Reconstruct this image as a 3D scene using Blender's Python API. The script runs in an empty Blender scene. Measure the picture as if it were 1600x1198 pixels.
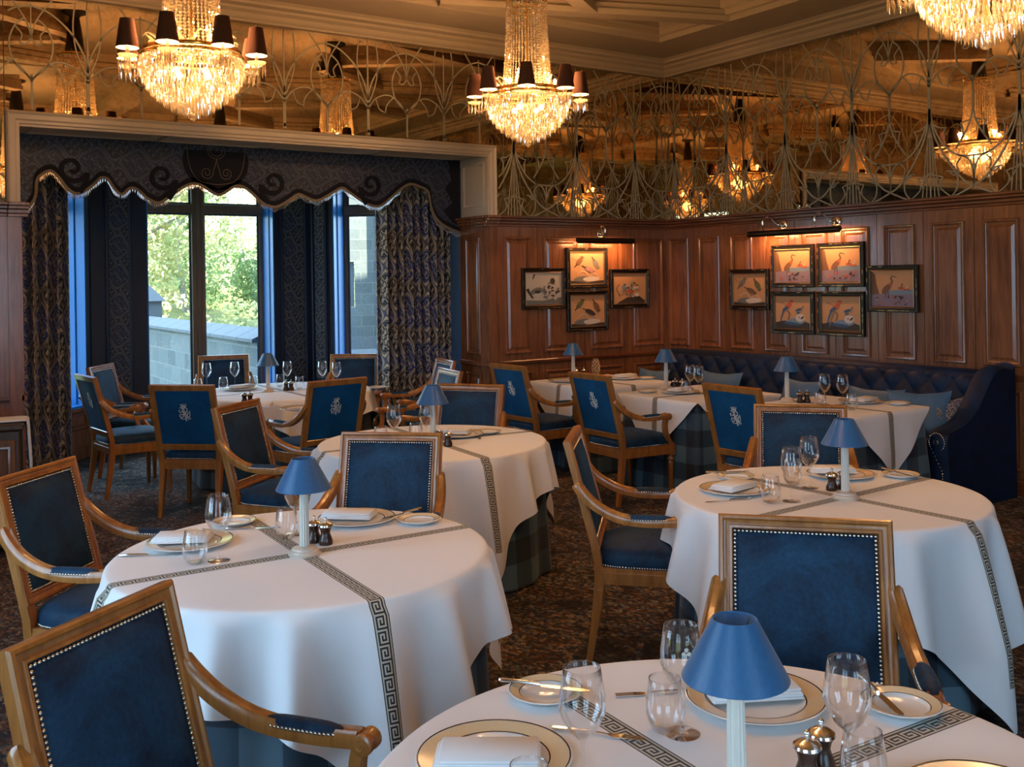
import bpy, bmesh, math, random
from mathutils import Vector, Matrix
S = bpy.context.scene
COL = S.collection
PI = math.pi
# ---------------------------------------------------------------- camera
CX, CY, CZ = -7.50, -8.09, 1.71
YAW, ROLL, FPX = math.atan2(.829, .559), .0154, 1560.0
fw = Vector((math.cos(YAW), math.sin(YAW), 0)); rt = Vector((math.sin(YAW), -math.cos(YAW), 0)); up = Vector((0, 0, 1))
r2 = rt*math.cos(ROLL)-up*math.sin(ROLL); u2 = up*math.cos(ROLL)+rt*math.sin(ROLL)
cd = bpy.data.cameras.new('camera'); cam = bpy.data.objects.new('camera', cd); COL.objects.link(cam)
M = Matrix((r2, u2, -fw)).transposed().to_4x4(); M.translation = (CX, CY, CZ); cam.matrix_world = M
cd.sensor_width = 36; cd.lens = 36*FPX/1600; cd.shift_y = -(599-436)/1600; cd.clip_start = .05; cd.clip_end = 300
S.camera = cam
S.view_settings.view_transform = 'Standard'; S.view_settings.look = 'None'; S.view_settings.gamma = 1
S.view_settings.use_curve_mapping = False; S.view_settings.exposure = 0.47
# ---------------------------------------------------------------- world, sun, daylight
W = bpy.data.worlds.new('sky'); S.world = W; W.use_nodes = True
bg = W.node_tree.nodes['Background']; bg.inputs[0].default_value = (.50, .72, 1.0, 1); bg.inputs[1].default_value = 7.0
sd = bpy.data.lights.new('sun', 'SUN'); sd.energy = 26; sd.angle = .01; sd.color = (1, .9, .7)
sun = bpy.data.objects.new('sun', sd); COL.objects.link(sun)
sun.rotation_euler = Vector((-.55, 1, -.75)).to_track_quat('-Z', 'Y').to_euler()
def portal(name, loc, direction, sx, sy):
    l = bpy.data.lights.new(name, 'AREA'); l.shape = 'RECTANGLE'; l.size = sx; l.size_y = sy; l.cycles.is_portal = True
    o = bpy.data.objects.new(name, l); COL.objects.link(o); o.location = loc
    d = Vector(direction); z = -d.normalized(); y = Vector((0, 0, 1)); x = y.cross(z)
    o.matrix_world = Matrix.Translation(loc) @ Matrix((x, y, z)).transposed().to_4x4()
portal('portal_bay', (-4.24, 2.9, 1.7), (0, -1, 0), 1.4, 2.5)
portal('portal_bay_right', (-2.35, 2.05, 1.7), (-1, -1, 0), 1.15, 2.5)
portal('portal_bay_left', (-6.1, 2.05, 1.7), (1, -1, 0), 1.15, 2.5)
portal('portal_left', (-8.98, -4.75, 1.85), (1, 0, 0), 1.9, 2.7)
portal('portal_left_near', (-8.98, -8.4, 1.85), (1, 0, 0), 1.9, 2.7)
portal('portal_front', (-6.2, -11.45, 1.85), (0, 1, 0), 2.2, 2.7)
cy = S.cycles
cy.use_denoising = True
try: cy.denoiser = 'OPENIMAGEDENOISE'
except Exception: pass
cy.max_bounces = 8; cy.diffuse_bounces = 4; cy.glossy_bounces = 5; cy.transparent_max_bounces = 24; cy.transmission_bounces = 4
cy.caustics_reflective = False; cy.caustics_refractive = False; cy.sample_clamp_indirect = 6.0; cy.use_light_tree = True
# ---------------------------------------------------------------- materials
def srgb(r, g, b):
    f = lambda c: (c/255/12.92) if c <= 10 else ((c/255+.055)/1.055)**2.4
    return (f(r), f(g), f(b), 1)
class N:
    def __init__(s, name):
        s.m = bpy.data.materials.new(name); s.m.use_nodes = True; s.t = s.m.node_tree; s.t.nodes.clear()
        s.o = s.t.nodes.new('ShaderNodeOutputMaterial')
    def n(s, ty, **k):
        x = s.t.nodes.new(ty)
        for a, b in k.items(): setattr(x, a, b)
        return x
    def link(s, a, b): s.t.links.new(a, b)
    def set(s, sock, v):
        if hasattr(v, 'is_output') or isinstance(v, bpy.types.NodeSocket): s.link(v, sock)
        else: sock.default_value = v
    def math(s, op, a, b=0.0, c=None):
        x = s.n('ShaderNodeMath', operation=op); s.set(x.inputs[0], a); s.set(x.inputs[1], b)
        if c is not None: s.set(x.inputs[2], c)
        return x.outputs[0]
    def mix(s, f, a, b):
        x = s.n('ShaderNodeMix', data_type='RGBA'); s.set(x.inputs[0], f); s.set(x.inputs[6], a); s.set(x.inputs[7], b); return x.outputs[2]
    def noise(s, vec, scale, detail=3, rough=.5, dist=0):
        x = s.n('ShaderNodeTexNoise'); x.inputs['Scale'].default_value = scale; x.inputs['Detail'].default_value = detail
        x.inputs['Roughness'].default_value = rough; x.inputs['Distortion'].default_value = dist
        if vec is not None: s.link(vec, x.inputs['Vector'])
        return x.outputs['Fac']
    def ramp(s, f, stops, mode='LINEAR'):
        x = s.n('ShaderNodeValToRGB'); cr = x.color_ramp; cr.interpolation = mode
        while len(cr.elements) < len(stops): cr.elements.new(.5)
        for e, (p, c) in zip(cr.elements, stops): e.position = p; e.color = c if len(c) == 4 else (*c, 1)
        s.link(f, x.inputs[0]); return x.outputs[0]
    def objc(s): return s.n('ShaderNodeTexCoord').outputs['Object']
    def uv(s): return s.n('ShaderNodeTexCoord').outputs['UV']
    def xyz(s, v):
        x = s.n('ShaderNodeSeparateXYZ'); s.link(v, x.inputs[0]); return x.outputs
    def comb(s, a, b, c=0.0):
        x = s.n('ShaderNodeCombineXYZ'); s.set(x.inputs[0], a); s.set(x.inputs[1], b); s.set(x.inputs[2], c); return x.outputs[0]
    def scale(s, v, sc):
        x = s.n('ShaderNodeMapping'); s.link(v, x.inputs[0]); x.inputs['Scale'].default_value = sc; return x.outputs[0]
    def bsdf(s, col, rough=.5, metal=0, **k):
        p = s.n('ShaderNodeBsdfPrincipled'); s.set(p.inputs['Base Color'], col); s.set(p.inputs['Roughness'], rough); s.set(p.inputs['Metallic'], metal)
        for a, b in k.items(): s.set(p.inputs[a.replace('_', ' ')], b)
        s.link(p.outputs[0], s.o.inputs[0]); s.p = p; return p
    def bump(s, h, strength=.3, dist=.01):
        b = s.n('ShaderNodeBump'); b.inputs['Strength'].default_value = strength; b.inputs['Distance'].default_value = dist
        s.link(h, b.inputs['Height']); s.link(b.outputs[0], s.p.inputs['Normal'])
MAT = {}
def plain(name, col, rough=.5, metal=0, **k):
    n = N(name); c = n.noise(n.objc(), 9, 2)
    n.bsdf(n.mix(n.math('MULTIPLY', c, .25), col, tuple(v*.7 for v in col[:3])+(1,)), rough, metal, **k); MAT[name] = n.m; return n
def wood(name, a, b, rough, axis='z', coat=.3):
    n = N(name); sc = {'z': (14, 14, 1.2), 'x': (1.2, 14, 14), 'y': (14, 1.2, 14)}[axis]
    v = n.scale(n.objc(), sc); f = n.noise(v, 2.2, 5, .6, .6); g = n.noise(n.objc(), 1.7, 2)
    f2 = n.math('ADD', n.math('MULTIPLY', f, .7), n.math('MULTIPLY', g, .35))
    n.bsdf(n.ramp(f2, [(.3, a), (.72, b)]), rough, 0, Coat_Weight=coat, Coat_Roughness=.15); n.bump(f, .06, .003); MAT[name] = n.m
wood('mahogany', (.085, .028, .010), (.30, .118, .044), .27, 'z', .4)
wood('mahogany_rail', (.06, .016, .005), (.20, .062, .02), .28, 'y', .35)
wood('mahogany_rail_x', (.06, .016, .005), (.20, .062, .02), .28, 'x', .35)
wood('chair_wood', (.20, .062, .012), (.50, .20, .045), .30, 'z', .4)
wood('frame_oak', (.16, .09, .045), (.34, .21, .11), .45, 'z', .1)
wood('dark_oak', (.035, .017, .008), (.10, .05, .024), .4, 'z', .2)
plain('cream_paint', (.52, .44, .35, 1), .45)
plain('ceiling_paint', (.40, .31, .225, 1), .6)
plain('navy_paint', (.006, .010, .028, 1), .5)
plain('blue_paint', (.0003, .17, .50, 1), .35)
plain('bronze', (.05, .04, .03, 1), .35, .9)
plain('brass', (.85, .52, .16, 1), .25, 1.0)
plain('gold', (.9, .55, .15, 1), .2, 1.0)
plain('dull_gilt', (.30, .19, .09, 1), .35, .8)
plain('silver', (.85, .82, .78, 1), .16, 1.0)
plain('nail', (.85, .78, .66, 1), .25, 1.0)
plain('porcelain', (.80, .78, .74, 1), .12)
plain('plate_rim', (.74, .58, .36, 1), .14)
plain('plate_line', (.05, .03, .015, 1), .2, .3)
plain('napkin', (.78, .77, .76, 1), .8)
plain('brown_wood', (.045, .018, .010, 1), .25)
plain('tan_braid', (.20, .15, .09, 1), .7)
plain('black_velvet', (.0015, .0025, .008, 1), .9, 0)
plain('embroidery', (.70, .68, .62, 1), .4, .2)
plain('lamp_stem', (.64, .60, .52, 1), .5)
plain('lamp_base', (.62, .52, .42, 1), .35)
plain('pillow_blue', (.060, .145, .255, 1), .55, 0, Sheen_Weight=.2, Sheen_Roughness=.4)
plain('hood_fabric', (.012, .007, .004, 1), .8)
plain('tracery', (.35, .31, .22, 1), .5)
plain('stone_cap', (.095, .105, .115, 1), .85)
plain('bark', (.30, .27, .22, 1), .9)
plain('slate', (.10, .11, .12, 1), .7)
def velvet(name, col, col2, sheen=.35, rough=.65):
    n = N(name); o = n.objc(); f = n.noise(o, 4.2, 5, .65, 1.2); g = n.noise(o, 90, 2)
    k = n.math('ADD', n.math('MULTIPLY', f, .8), n.math('MULTIPLY', g, .2))
    n.bsdf(n.ramp(k, [(.36, col), (.66, col2)]), rough, 0, Sheen_Weight=sheen, Sheen_Roughness=.35, Sheen_Tint=(.10, .40, .85, 1), Specular_IOR_Level=.3); n.bump(g, .12, .002); MAT[name] = n.m
velvet('velvet', (.0016, .007, .022), (.005, .050, .108), .14)
velvet('velvet_back', (.0, .045, .12), (.001, .085, .205), .08, .6)
velvet('velvet_sofa', (.0008, .005, .020), (.0015, .022, .070), .06, .6)
# lamp shade, satin blue outside
n = N('shade_blue'); g = n.noise(n.scale(n.objc(), (1, 1, .05)), 160, 2); n.bsdf(n.mix(g, (.014, .080, .19, 1), (.026, .125, .28, 1)), .38, 0, Sheen_Weight=.2); MAT['shade_blue'] = n.m
# table linen
def linen(name, band):  # band = how far the key border runs from the middle
    n = N(name); u = n.uv(); x, y, _ = n.xyz(u)
    if band:
        ax = n.math('ABSOLUTE', x); ay = n.math('ABSOLUTE', y); hw = .0268
        inx = n.math('LESS_THAN', ax, hw); iny = n.math('LESS_THAN', ay, hw)
        # across / along coordinates of whichever band we are on
        cr = n.math('ADD', n.math('MULTIPLY', inx, x), n.math('MULTIPLY', n.math('SUBTRACT', 1, inx), y))
        al = n.math('ADD', n.math('MULTIPLY', inx, y), n.math('MULTIPLY', n.math('SUBTRACT', 1, inx), x))
        end = n.math('LESS_THAN', n.math('MAXIMUM', ax, ay), band)
        m = n.math('MULTIPLY', n.math('MAXIMUM', inx, iny), end)
        acr = n.math('ABSOLUTE', cr)
        line = n.math('GREATER_THAN', acr, hw-.0032)
        inner = n.math('LESS_THAN', acr, .0189)
        j = n.math('FLOOR', n.math('DIVIDE', n.math('ADD', cr, .0189), .0054))
        i = n.math('FLOOR', n.math('MODULO', n.math('DIVIDE', n.math('ADD', al, 8.0), .0054), 8.0))
        rows = ['11111110', '10000010', '10111010', '10100010', '10111110', '10000000', '11111111']
        tot = None
        for q, r in enumerate(rows):
            v = float(sum(1 << b for b, ch in enumerate(r) if ch == '1'))
            t = n.math('MULTIPLY', n.math('COMPARE', j, float(q), .3), v)
            tot = t if tot is None else n.math('ADD', tot, t)
        bit = n.math('FLOOR', n.math('MODULO', n.math('FLOOR', n.math('MULTIPLY', tot, n.math('POWER', 2.0, n.math('MULTIPLY', i, -1.0)))), 2.0))
        dark = n.math('MAXIMUM', line, n.math('MULTIPLY', inner, bit))
        bandc = n.mix(dark, (.52, .47, .36, 1), (.012, .014, .024, 1))
        col = n.mix(m, (.80, .79, .79, 1), bandc)
    else: col = (.80, .79, .79, 1)
    n.bsdf(col, .75, 0, Sheen_Weight=.1); w = n.noise(u, 500, 1); n.bump(w, .05, .001); MAT[name] = n.m
linen('linen_round', 1.16); linen('linen_square', .86)
def plaid(name):
    n = N(name); x, y, _ = n.xyz(n.uv()); P = .26
    a = n.math('LESS_THAN', n.math('FRACT', n.math('DIVIDE', n.math('ADD', x, 20.0), P)), .5)
    b = n.math('LESS_THAN', n.math('FRACT', n.math('DIVIDE', n.math('ADD', y, 20.0), P)), .5)
    s = n.math('MULTIPLY', n.math('ADD', a, b), .5)
    n.bsdf(n.ramp(s, [(0, (.005, .012, .022)), (.25, (.024, .054, .078)), (.75, (.085, .150, .19))], 'CONSTANT'), .6, 0, Sheen_Weight=.15); MAT[name] = n.m
plaid('plaid')
def damask(name, c1, c2, c3, sx=.30, sz=.40, src='uv'):
    n = N(name); v = n.uv() if src == 'uv' else n.objc(); p = n.xyz(v)
    x = n.math('DIVIDE', p[0], sx); z = n.math('DIVIDE', p[1], sz)
    wob = n.math('MULTIPLY', n.math('SINE', n.math('MULTIPLY', z, 4*PI)), .05)
    cxx = n.math('COSINE', n.math('MULTIPLY', n.math('ADD', x, wob), 2*PI)); cz = n.math('COSINE', n.math('MULTIPLY', z, 2*PI))
    sg = n.math('ADD', cxx, cz); g = n.math('ABSOLUTE', sg)            # 0 along the ogee lattice, 2 at the centres
    petal = n.math('MULTIPLY', n.math('COSINE', n.math('MULTIPLY', x, 10*PI)), n.math('COSINE', n.math('MULTIPLY', z, 8*PI)))
    far = n.math('GREATER_THAN', g, .62)
    g2 = n.math('ADD', g, n.math('MULTIPLY', n.math('MULTIPLY', petal, far), .42))
    pat = n.ramp(n.math('DIVIDE', g2, 2.5), [(0, (.15,)*3), (.03, (1,)*3), (.13, (.0,)*3), (.17, (.55,)*3), (.20, (.0,)*3), (.40, (.9,)*3), (.52, (0,)*3), (.60, (.45,)*3), (.66, (.0,)*3), (.74, (1,)*3), (.88, (.05,)*3)], 'CONSTANT')
    thread = n.noise(v, 90, 2)
    f = n.math('MULTIPLY', pat, n.math('ADD', .6, n.math('MULTIPLY', thread, .7)))
    base = n.mix(n.math('GREATER_THAN', sg, 0), c1, c3)
    n.bsdf(n.mix(f, base, c2), .6, 0, Sheen_Weight=.1); MAT[name] = n.m
damask('damask_valance', (.003, .006, .018, 1), (.050, .066, .108, 1), (.003, .010, .036, 1), .32, .30)
damask('damask_curtain', (.004, .006, .014, 1), (.48, .40, .29, 1), (.005, .030, .150, 1), .34, .46)
damask('damask_wall', (.004, .006, .016, 1), (.13, .115, .10, 1), (.005, .012, .045, 1), .26, .30)
damask('damask_pillow', (.008, .012, .05, 1), (.42, .36, .28, 1), (.01, .02, .12, 1), .14, .14)
# carpet
n = N('carpet'); o = n.objc()
vo = n.n('ShaderNodeTexVoronoi'); vo.inputs['Scale'].default_value = 70; n.link(n.scale(o, (1, .62, 1)), vo.inputs['Vector'])
cc = n.xyz(vo.outputs['Color'])
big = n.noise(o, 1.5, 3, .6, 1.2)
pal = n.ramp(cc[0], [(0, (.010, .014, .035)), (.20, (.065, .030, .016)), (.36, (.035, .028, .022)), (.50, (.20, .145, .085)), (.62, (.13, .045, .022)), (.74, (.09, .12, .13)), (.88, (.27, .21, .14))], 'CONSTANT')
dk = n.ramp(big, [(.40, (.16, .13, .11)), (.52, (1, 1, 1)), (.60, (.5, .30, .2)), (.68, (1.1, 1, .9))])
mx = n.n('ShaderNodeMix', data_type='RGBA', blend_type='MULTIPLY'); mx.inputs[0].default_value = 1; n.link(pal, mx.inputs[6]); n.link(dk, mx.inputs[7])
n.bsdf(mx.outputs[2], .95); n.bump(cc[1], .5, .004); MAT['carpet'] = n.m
# antique mirror
n = N('antique_mirror'); o = n.objc(); f = n.noise(o, 3.2, 6, .65, .8); g = n.noise(o, 26, 4, .7)
k = n.math('ADD', n.math('MULTIPLY', f, .6), n.math('MULTIPLY', g, .4))
n.bsdf(n.ramp(k, [(.34, (.40, .30, .18)), (.5, (.70, .55, .36)), (.66, (.84, .69, .47))]), n.math('MULTIPLY', g, .03), 1.0); MAT['antique_mirror'] = n.m
# thin clear glass: straight-through light plus a mirror-like sheen at its surface
def thin_glass(name, tint, gloss, rough=.02, extra=0):
    n = N(name); t = n.n('ShaderNodeBsdfTransparent'); t.inputs[0].default_value = tint
    g = n.n('ShaderNodeBsdfGlossy'); g.inputs['Roughness'].default_value = rough; g.inputs[0].default_value = (1, 1, 1, 1)
    lw = n.n('ShaderNodeLayerWeight'); lw.inputs[0].default_value = gloss
    m = n.n('ShaderNodeMixShader'); n.link(n.math('MINIMUM', n.math('ADD', (n.math('MULTIPLY', n.math('POWER', lw.outputs['Facing'], 2.3), extra) if extra else lw.outputs['Fresnel']), .03), 1.0), m.inputs[0])
    n.link(t.outputs[0], m.inputs[1]); n.link(g.outputs[0], m.inputs[2]); n.link(m.outputs[0], n.o.inputs[0]); MAT[name] = n.m
thin_glass('window_glass', (.93, .97, .97, 1), .10)
thin_glass('wine_glass', (.985, .985, .985, 1), .5, .005, 1.15)
n = N('crystal'); t = n.n('ShaderNodeBsdfTransparent'); t.inputs[0].default_value = (1, .93, .82, 1)
g = n.n('ShaderNodeBsdfGlossy'); g.inputs['Roughness'].default_value = .04; g.inputs[0].default_value = (1, .96, .9, 1)
d = n.n('ShaderNodeBsdfTranslucent'); d.inputs[0].default_value = (1, .86, .66, 1)
m1 = n.n('ShaderNodeMixShader'); m1.inputs[0].default_value = .55; n.link(t.outputs[0], m1.inputs[1]); n.link(g.outputs[0], m1.inputs[2])
m2 = n.n('ShaderNodeMixShader'); m2.inputs[0].default_value = .26; n.link(m1.outputs[0], m2.inputs[1]); n.link(d.outputs[0], m2.inputs[2]); n.link(m2.outputs[0], n.o.inputs[0]); MAT['crystal'] = n.m
n = N('chandelier_shade'); d = n.n('ShaderNodeBsdfDiffuse'); d.inputs[0].default_value = (.085, .050, .040, 1)
t = n.n('ShaderNodeBsdfTranslucent'); t.inputs[0].default_value = (.42, .20, .11, 1)
m1 = n.n('ShaderNodeMixShader'); m1.inputs[0].default_value = .42; n.link(d.outputs[0], m1.inputs[1]); n.link(t.outputs[0], m1.inputs[2]); n.link(m1.outputs[0], n.o.inputs[0]); MAT['chandelier_shade'] = n.m
def emit(name, col, st):
    n = N(name); e = n.n('ShaderNodeEmission'); e.inputs[0].default_value = col; e.inputs[1].default_value = st; n.link(e.outputs[0], n.o.inputs[0]); MAT[name] = n.m
emit('bulb', (1, .62, .28, 1), 22); emit('picture_bulb', (1, .50, .18, 1), 12)
plain('shade_lining', (.9, .82, .7, 1), .7)
# outdoors
n = N('stone_wall'); br = n.n('ShaderNodeTexBrick'); n.link(n.uv(), br.inputs['Vector']); br.inputs['Scale'].default_value = 1.0
br.inputs['Color1'].default_value = (.07, .085, .085, 1); br.inputs['Color2'].default_value = (.15, .165, .16, 1); br.inputs['Mortar'].default_value = (.20, .21, .20, 1)
br.inputs['Mortar Size'].default_value = .012; br.inputs['Brick Width'].default_value = .52; br.inputs['Row Height'].default_value = .24; br.inputs['Mortar Smooth'].default_value = .6
f = n.noise(n.objc(), 9, 5, .7); n.bsdf(n.mix(n.math('MULTIPLY', f, .9), br.outputs[0], (.07, .08, .08, 1)), .9); n.bump(f, .5, .02); MAT['stone_wall'] = n.m
n = N('grass'); f = n.noise(n.objc(), 3, 5, .7); n.bsdf(n.ramp(f, [(.3, (.07, .09, .02)), (.7, (.22, .20, .05))]), .9); MAT['grass'] = n.m
for nm, a, b in (('leaves_yellow', (.34, .32, .12), (.75, .70, .36)), ('leaves_green', (.13, .20, .06), (.42, .50, .22)), ('leaves_pale', (.40, .38, .25), (.80, .75, .55))):
    n = N(nm); f = n.noise(n.objc(), 1.6, 4, .7); d = n.n('ShaderNodeBsdfDiffuse'); t = n.n('ShaderNodeBsdfTranslucent'); c = n.ramp(f, [(.3, a), (.7, b)])
    n.link(c, d.inputs[0]); n.link(c, t.inputs[0]); m1 = n.n('ShaderNodeMixShader'); m1.inputs[0].default_value = .35; n.link(d.outputs[0], m1.inputs[1]); n.link(t.outputs[0], m1.inputs[2]); n.link(m1.outputs[0], n.o.inputs[0]); MAT[nm] = n.m
# picture inks
for nm, c in dict(paper_tan=(.48, .27, .13), paper_ivory=(.50, .46, .38), ink_dark=(.035, .03, .025), ink_brown=(.15, .075, .04), ink_red=(.42, .09, .04), ink_blue=(.035, .09, .17), ink_sky=(.16, .24, .32), ink_green=(.09, .11, .04), ink_pink=(.36, .20, .20), ink_grey=(.15, .16, .15), ink_lilac=(.20, .16, .22), ink_white=(.55, .52, .46)).items():
    plain(nm, (*c, 1), .6)
# ---------------------------------------------------------------- mesh helpers
I4 = Matrix.Identity(4)
def T(x, y, z): return Matrix.Translation((x, y, z))
def RZ(a): return Matrix.Rotation(a, 4, 'Z')
def RX(a): return Matrix.Rotation(a, 4, 'X')
def RY(a): return Matrix.Rotation(a, 4, 'Y')
class MB:
    def __init__(s): s.v = []; s.f = []; s.mi = []; s.uv = []
    def add(s, vs, fs, M=None, mi=0, uvs=None):
        b = len(s.v)
        if M is not None: vs = [tuple(M @ Vector(p)) for p in vs]
        s.v += [tuple(p) for p in vs]
        for f in fs:
            s.f.append([b+i for i in f]); s.mi.append(mi); s.uv.append([uvs[i] for i in f] if uvs else None)
        return s
    def box(s, x0, x1, y0, y1, z0, z1, M=None, ch=0, mi=0):
        if x0 > x1: x0, x1 = x1, x0
        if y0 > y1: y0, y1 = y1, y0
        if z0 > z1: z0, z1 = z1, z0
        if ch <= 0:
            vs = [(x, y, z) for z in (z0, z1) for y in (y0, y1) for x in (x0, x1)]
            return s.add(vs, [(0, 2, 3, 1), (4, 5, 7, 6), (0, 1, 5, 4), (2, 6, 7, 3), (0, 4, 6, 2), (1, 3, 7, 5)], M, mi)
        c = min(ch, (x1-x0)*.45, (y1-y0)*.45, (z1-z0)*.45); vs = []; idx = {}
        for a in (0, 1):
            for b in (0, 1):
                for d in (0, 1):
                    X = (x0, x1)[a]; Y = (y0, y1)[b]; Z = (z0, z1)[d]; sx = (1, -1)[a]; sy = (1, -1)[b]; sz = (1, -1)[d]
                    idx[a, b, d] = len(vs); vs += [(X, Y+sy*c, Z+sz*c), (X+sx*c, Y, Z+sz*c), (X+sx*c, Y+sy*c, Z)]
        g = lambda a, b, d, k: idx[a, b, d]+k
        fs = []
        for a in (0, 1): q = [g(a, 0, 0, 0), g(a, 1, 0, 0), g(a, 1, 1, 0), g(a, 0, 1, 0)]; fs.append(q if a else q[::-1])
        for b in (0, 1): q = [g(0, b, 0, 1), g(1, b, 0, 1), g(1, b, 1, 1), g(0, b, 1, 1)]; fs.append(q if not b else q[::-1])
        for d in (0, 1): q = [g(0, 0, d, 2), g(1, 0, d, 2), g(1, 1, d, 2), g(0, 1, d, 2)]; fs.append(q if d else q[::-1])
        for b in (0, 1):
            for d in (0, 1): q = [g(0, b, d, 1), g(1, b, d, 1), g(1, b, d, 2), g(0, b, d, 2)]; fs.append(q if (b ^ d) else q[::-1])
        for a in (0, 1):
            for d in (0, 1): q = [g(a, 0, d, 0), g(a, 1, d, 0), g(a, 1, d, 2), g(a, 0, d, 2)]; fs.append(q if not (a ^ d) else q[::-1])
        for a in (0, 1):
            for b in (0, 1): q = [g(a, b, 0, 0), g(a, b, 1, 0), g(a, b, 1, 1), g(a, b, 0, 1)]; fs.append(q if (a ^ b) else q[::-1])
        for a in (0, 1):
            for b in (0, 1):
                for d in (0, 1): q = [g(a, b, d, 0), g(a, b, d, 1), g(a, b, d, 2)]; fs.append(q if (a+b+d) % 2 else q[::-1])
        return s.add(vs, fs, M, mi)
    def lathe(s, prof, seg=24, M=None, mi=0, cap0=True, cap1=True):
        vs = []; fs = []
        for (r, z) in prof:
            for k in range(seg):
                a = 2*PI*k/seg; vs.append((r*math.cos(a), r*math.sin(a), z))
        for i in range(len(prof)-1):
            for k in range(seg):
                k2 = (k+1) % seg; fs.append((i*seg+k, i*seg+k2, (i+1)*seg+k2, (i+1)*seg+k))
        if cap0 and prof[0][0] > 1e-5: fs.append(tuple(range(seg))[::-1])
        if cap1 and prof[-1][0] > 1e-5: fs.append(tuple((len(prof)-1)*seg+k for k in range(seg)))
        return s.add(vs, fs, M, mi)
    def sweep(s, pts, sec, upv=(0, 0, 1), M=None, mi=0, closed=False, scales=None, cap=True):
        P = [Vector(p) for p in pts]; n = len(P); m = len(sec); vs = []; U0 = Vector(upv); prev = None
        for i, p in enumerate(P):
            if closed: t = (P[(i+1) % n]-P[i-1])
            else: t = (P[min(i+1, n-1)]-P[max(i-1, 0)])
            t.normalize(); sd_ = t.cross(U0)
            if sd_.length < 1e-3: sd_ = prev if prev is not None else Vector((1, 0, 0))
            sd_.normalize(); u_ = sd_.cross(t).normalized(); prev = sd_; k = scales[i] if scales else 1
            for a, b in sec: vs.append(p+sd_*a*k+u_*b*k)
        fs = []
        for i in range(n if closed else n-1):
            i2 = (i+1) % n
            for j in range(m):
                j2 = (j+1) % m; fs.append((i*m+j, i*m+j2, i2*m+j2, i2*m+j))
        if not closed and cap: fs.append(tuple(range(m))[::-1]); fs.append(tuple((n-1)*m+j for j in range(m)))
        return s.add(vs, fs, M, mi)
    def tube(s, pts, r, seg=8, M=None, mi=0, upv=(0, 0, 1), closed=False):
        sc = None
        if isinstance(r, (list, tuple)): sc = list(r); r = 1
        return s.sweep(pts, [(r*math.cos(2*PI*k/seg), r*math.sin(2*PI*k/seg)) for k in range(seg)], upv, M, mi, closed, sc)
    def ring(s, x0, x1, y0, y1, prof, M=None, mi=0, closed=False):
        # mitred rectangular frame; prof = (inward distance, height); drawn in the xy plane, height along z
        vs = []; fs = []; m = len(prof)
        for cx, cy, sx, sy in ((x0, y0, 1, 1), (x1, y0, -1, 1), (x1, y1, -1, -1), (x0, y1, 1, -1)):
            for d, h in prof: vs.append((cx+sx*d, cy+sy*d, h))
        for i in range(4):
            i2 = (i+1) % 4
            for j in range(m if closed else m-1):
                j2 = (j+1) % m; fs.append((i*m+j, i2*m+j, i2*m+j2, i*m+j2))
        return s.add(vs, fs, M, mi)
    def prism(s, poly, z0, z1, M=None, mi=0):
        n = len(poly); return s.add([(x, y, z0) for x, y in poly]+[(x, y, z1) for x, y in poly],
            [tuple(range(n))[::-1], tuple(range(n, 2*n))]+[(i, (i+1) % n, n+(i+1) % n, n+i) for i in range(n)], M, mi)
    def grid(s, fn, nu, nv, uvf=None, M=None, mi=0, wrap=False):
        vs = []; uvs = [] if uvf else None
        for i in range(nu+1):
            for j in range(nv+1):
                vs.append(fn(i/nu, j/nv))
                if uvf: uvs.append(uvf(i/nu, j/nv))
        w = nv+1; fs = [(i*w+j, (i+1)*w+j, (i+1)*w+j+1, i*w+j+1) for i in range(nu) for j in range(nv)]
        return s.add(vs, fs, M, mi, uvs)
    def ball(s, c, r, seg=8, rings=5, M=None, mi=0, sq=(1, 1, 1)):
        prof = [(max(r*math.sin(PI*i/rings), 1e-4), -r*math.cos(PI*i/rings)) for i in range(rings+1)]
        MM = T(*c) @ Matrix.Diagonal((*sq, 1)); MM = (M @ MM) if M is not None else MM
        return s.lathe(prof, seg, MM, mi, False, False)
    def build(s, name, mat, parent=None, smooth=35, kind=None):
        me = bpy.data.meshes.new(name); me.from_pydata(s.v, [], s.f)
        mats = mat if isinstance(mat, (list, tuple)) else [mat]
        for m_ in mats: me.materials.append(MAT[m_])
        if len(mats) > 1: me.polygons.foreach_set('material_index', s.mi)
        if any(u is not None for u in s.uv):
            L = me.uv_layers.new(name='UVMap'); k = 0; data = [0.0]*(2*len(me.loops))
            for u in s.uv:
                pass
            for f, u in zip(s.f, s.uv):
                for q in range(len(f)):
                    if u: data[2*k] = u[q][0]; data[2*k+1] = u[q][1]
                    k += 1
            L.data.foreach_set('uv', data)
        if smooth:
            me.polygons.foreach_set('use_smooth', [True]*len(me.polygons))
            me.set_sharp_from_angle(angle=math.radians(smooth))
        me.update(); o = bpy.data.objects.new(name, me); COL.objects.link(o)
        if parent is not None: o.parent = parent
        if kind: o['kind'] = kind
        return o
def tag(o, label, cat, group=None):
    o['label'] = label; o['category'] = cat
    if group: o['group'] = group
    return o
def thing(name, label, cat, loc=(0, 0, 0), rz=0, group=None):
    o = bpy.data.objects.new(name, None); COL.objects.link(o); o.location = loc; o.rotation_euler = (0, 0, rz); o.empty_display_size = .1
    return tag(o, label, cat, group)
def dup(root, loc, rz=0, label=None, group=None):
    r = root.copy(); COL.objects.link(r); r.location = loc; r.rotation_euler = (0, 0, rz)
    if label: r['label'] = label
    if group: r['group'] = group
    for ch in list(root.children):
        c = ch.copy(); COL.objects.link(c); c.parent = r
        for g_ in ch.children: d_ = g_.copy(); COL.objects.link(d_); d_.parent = c
    return r
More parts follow.
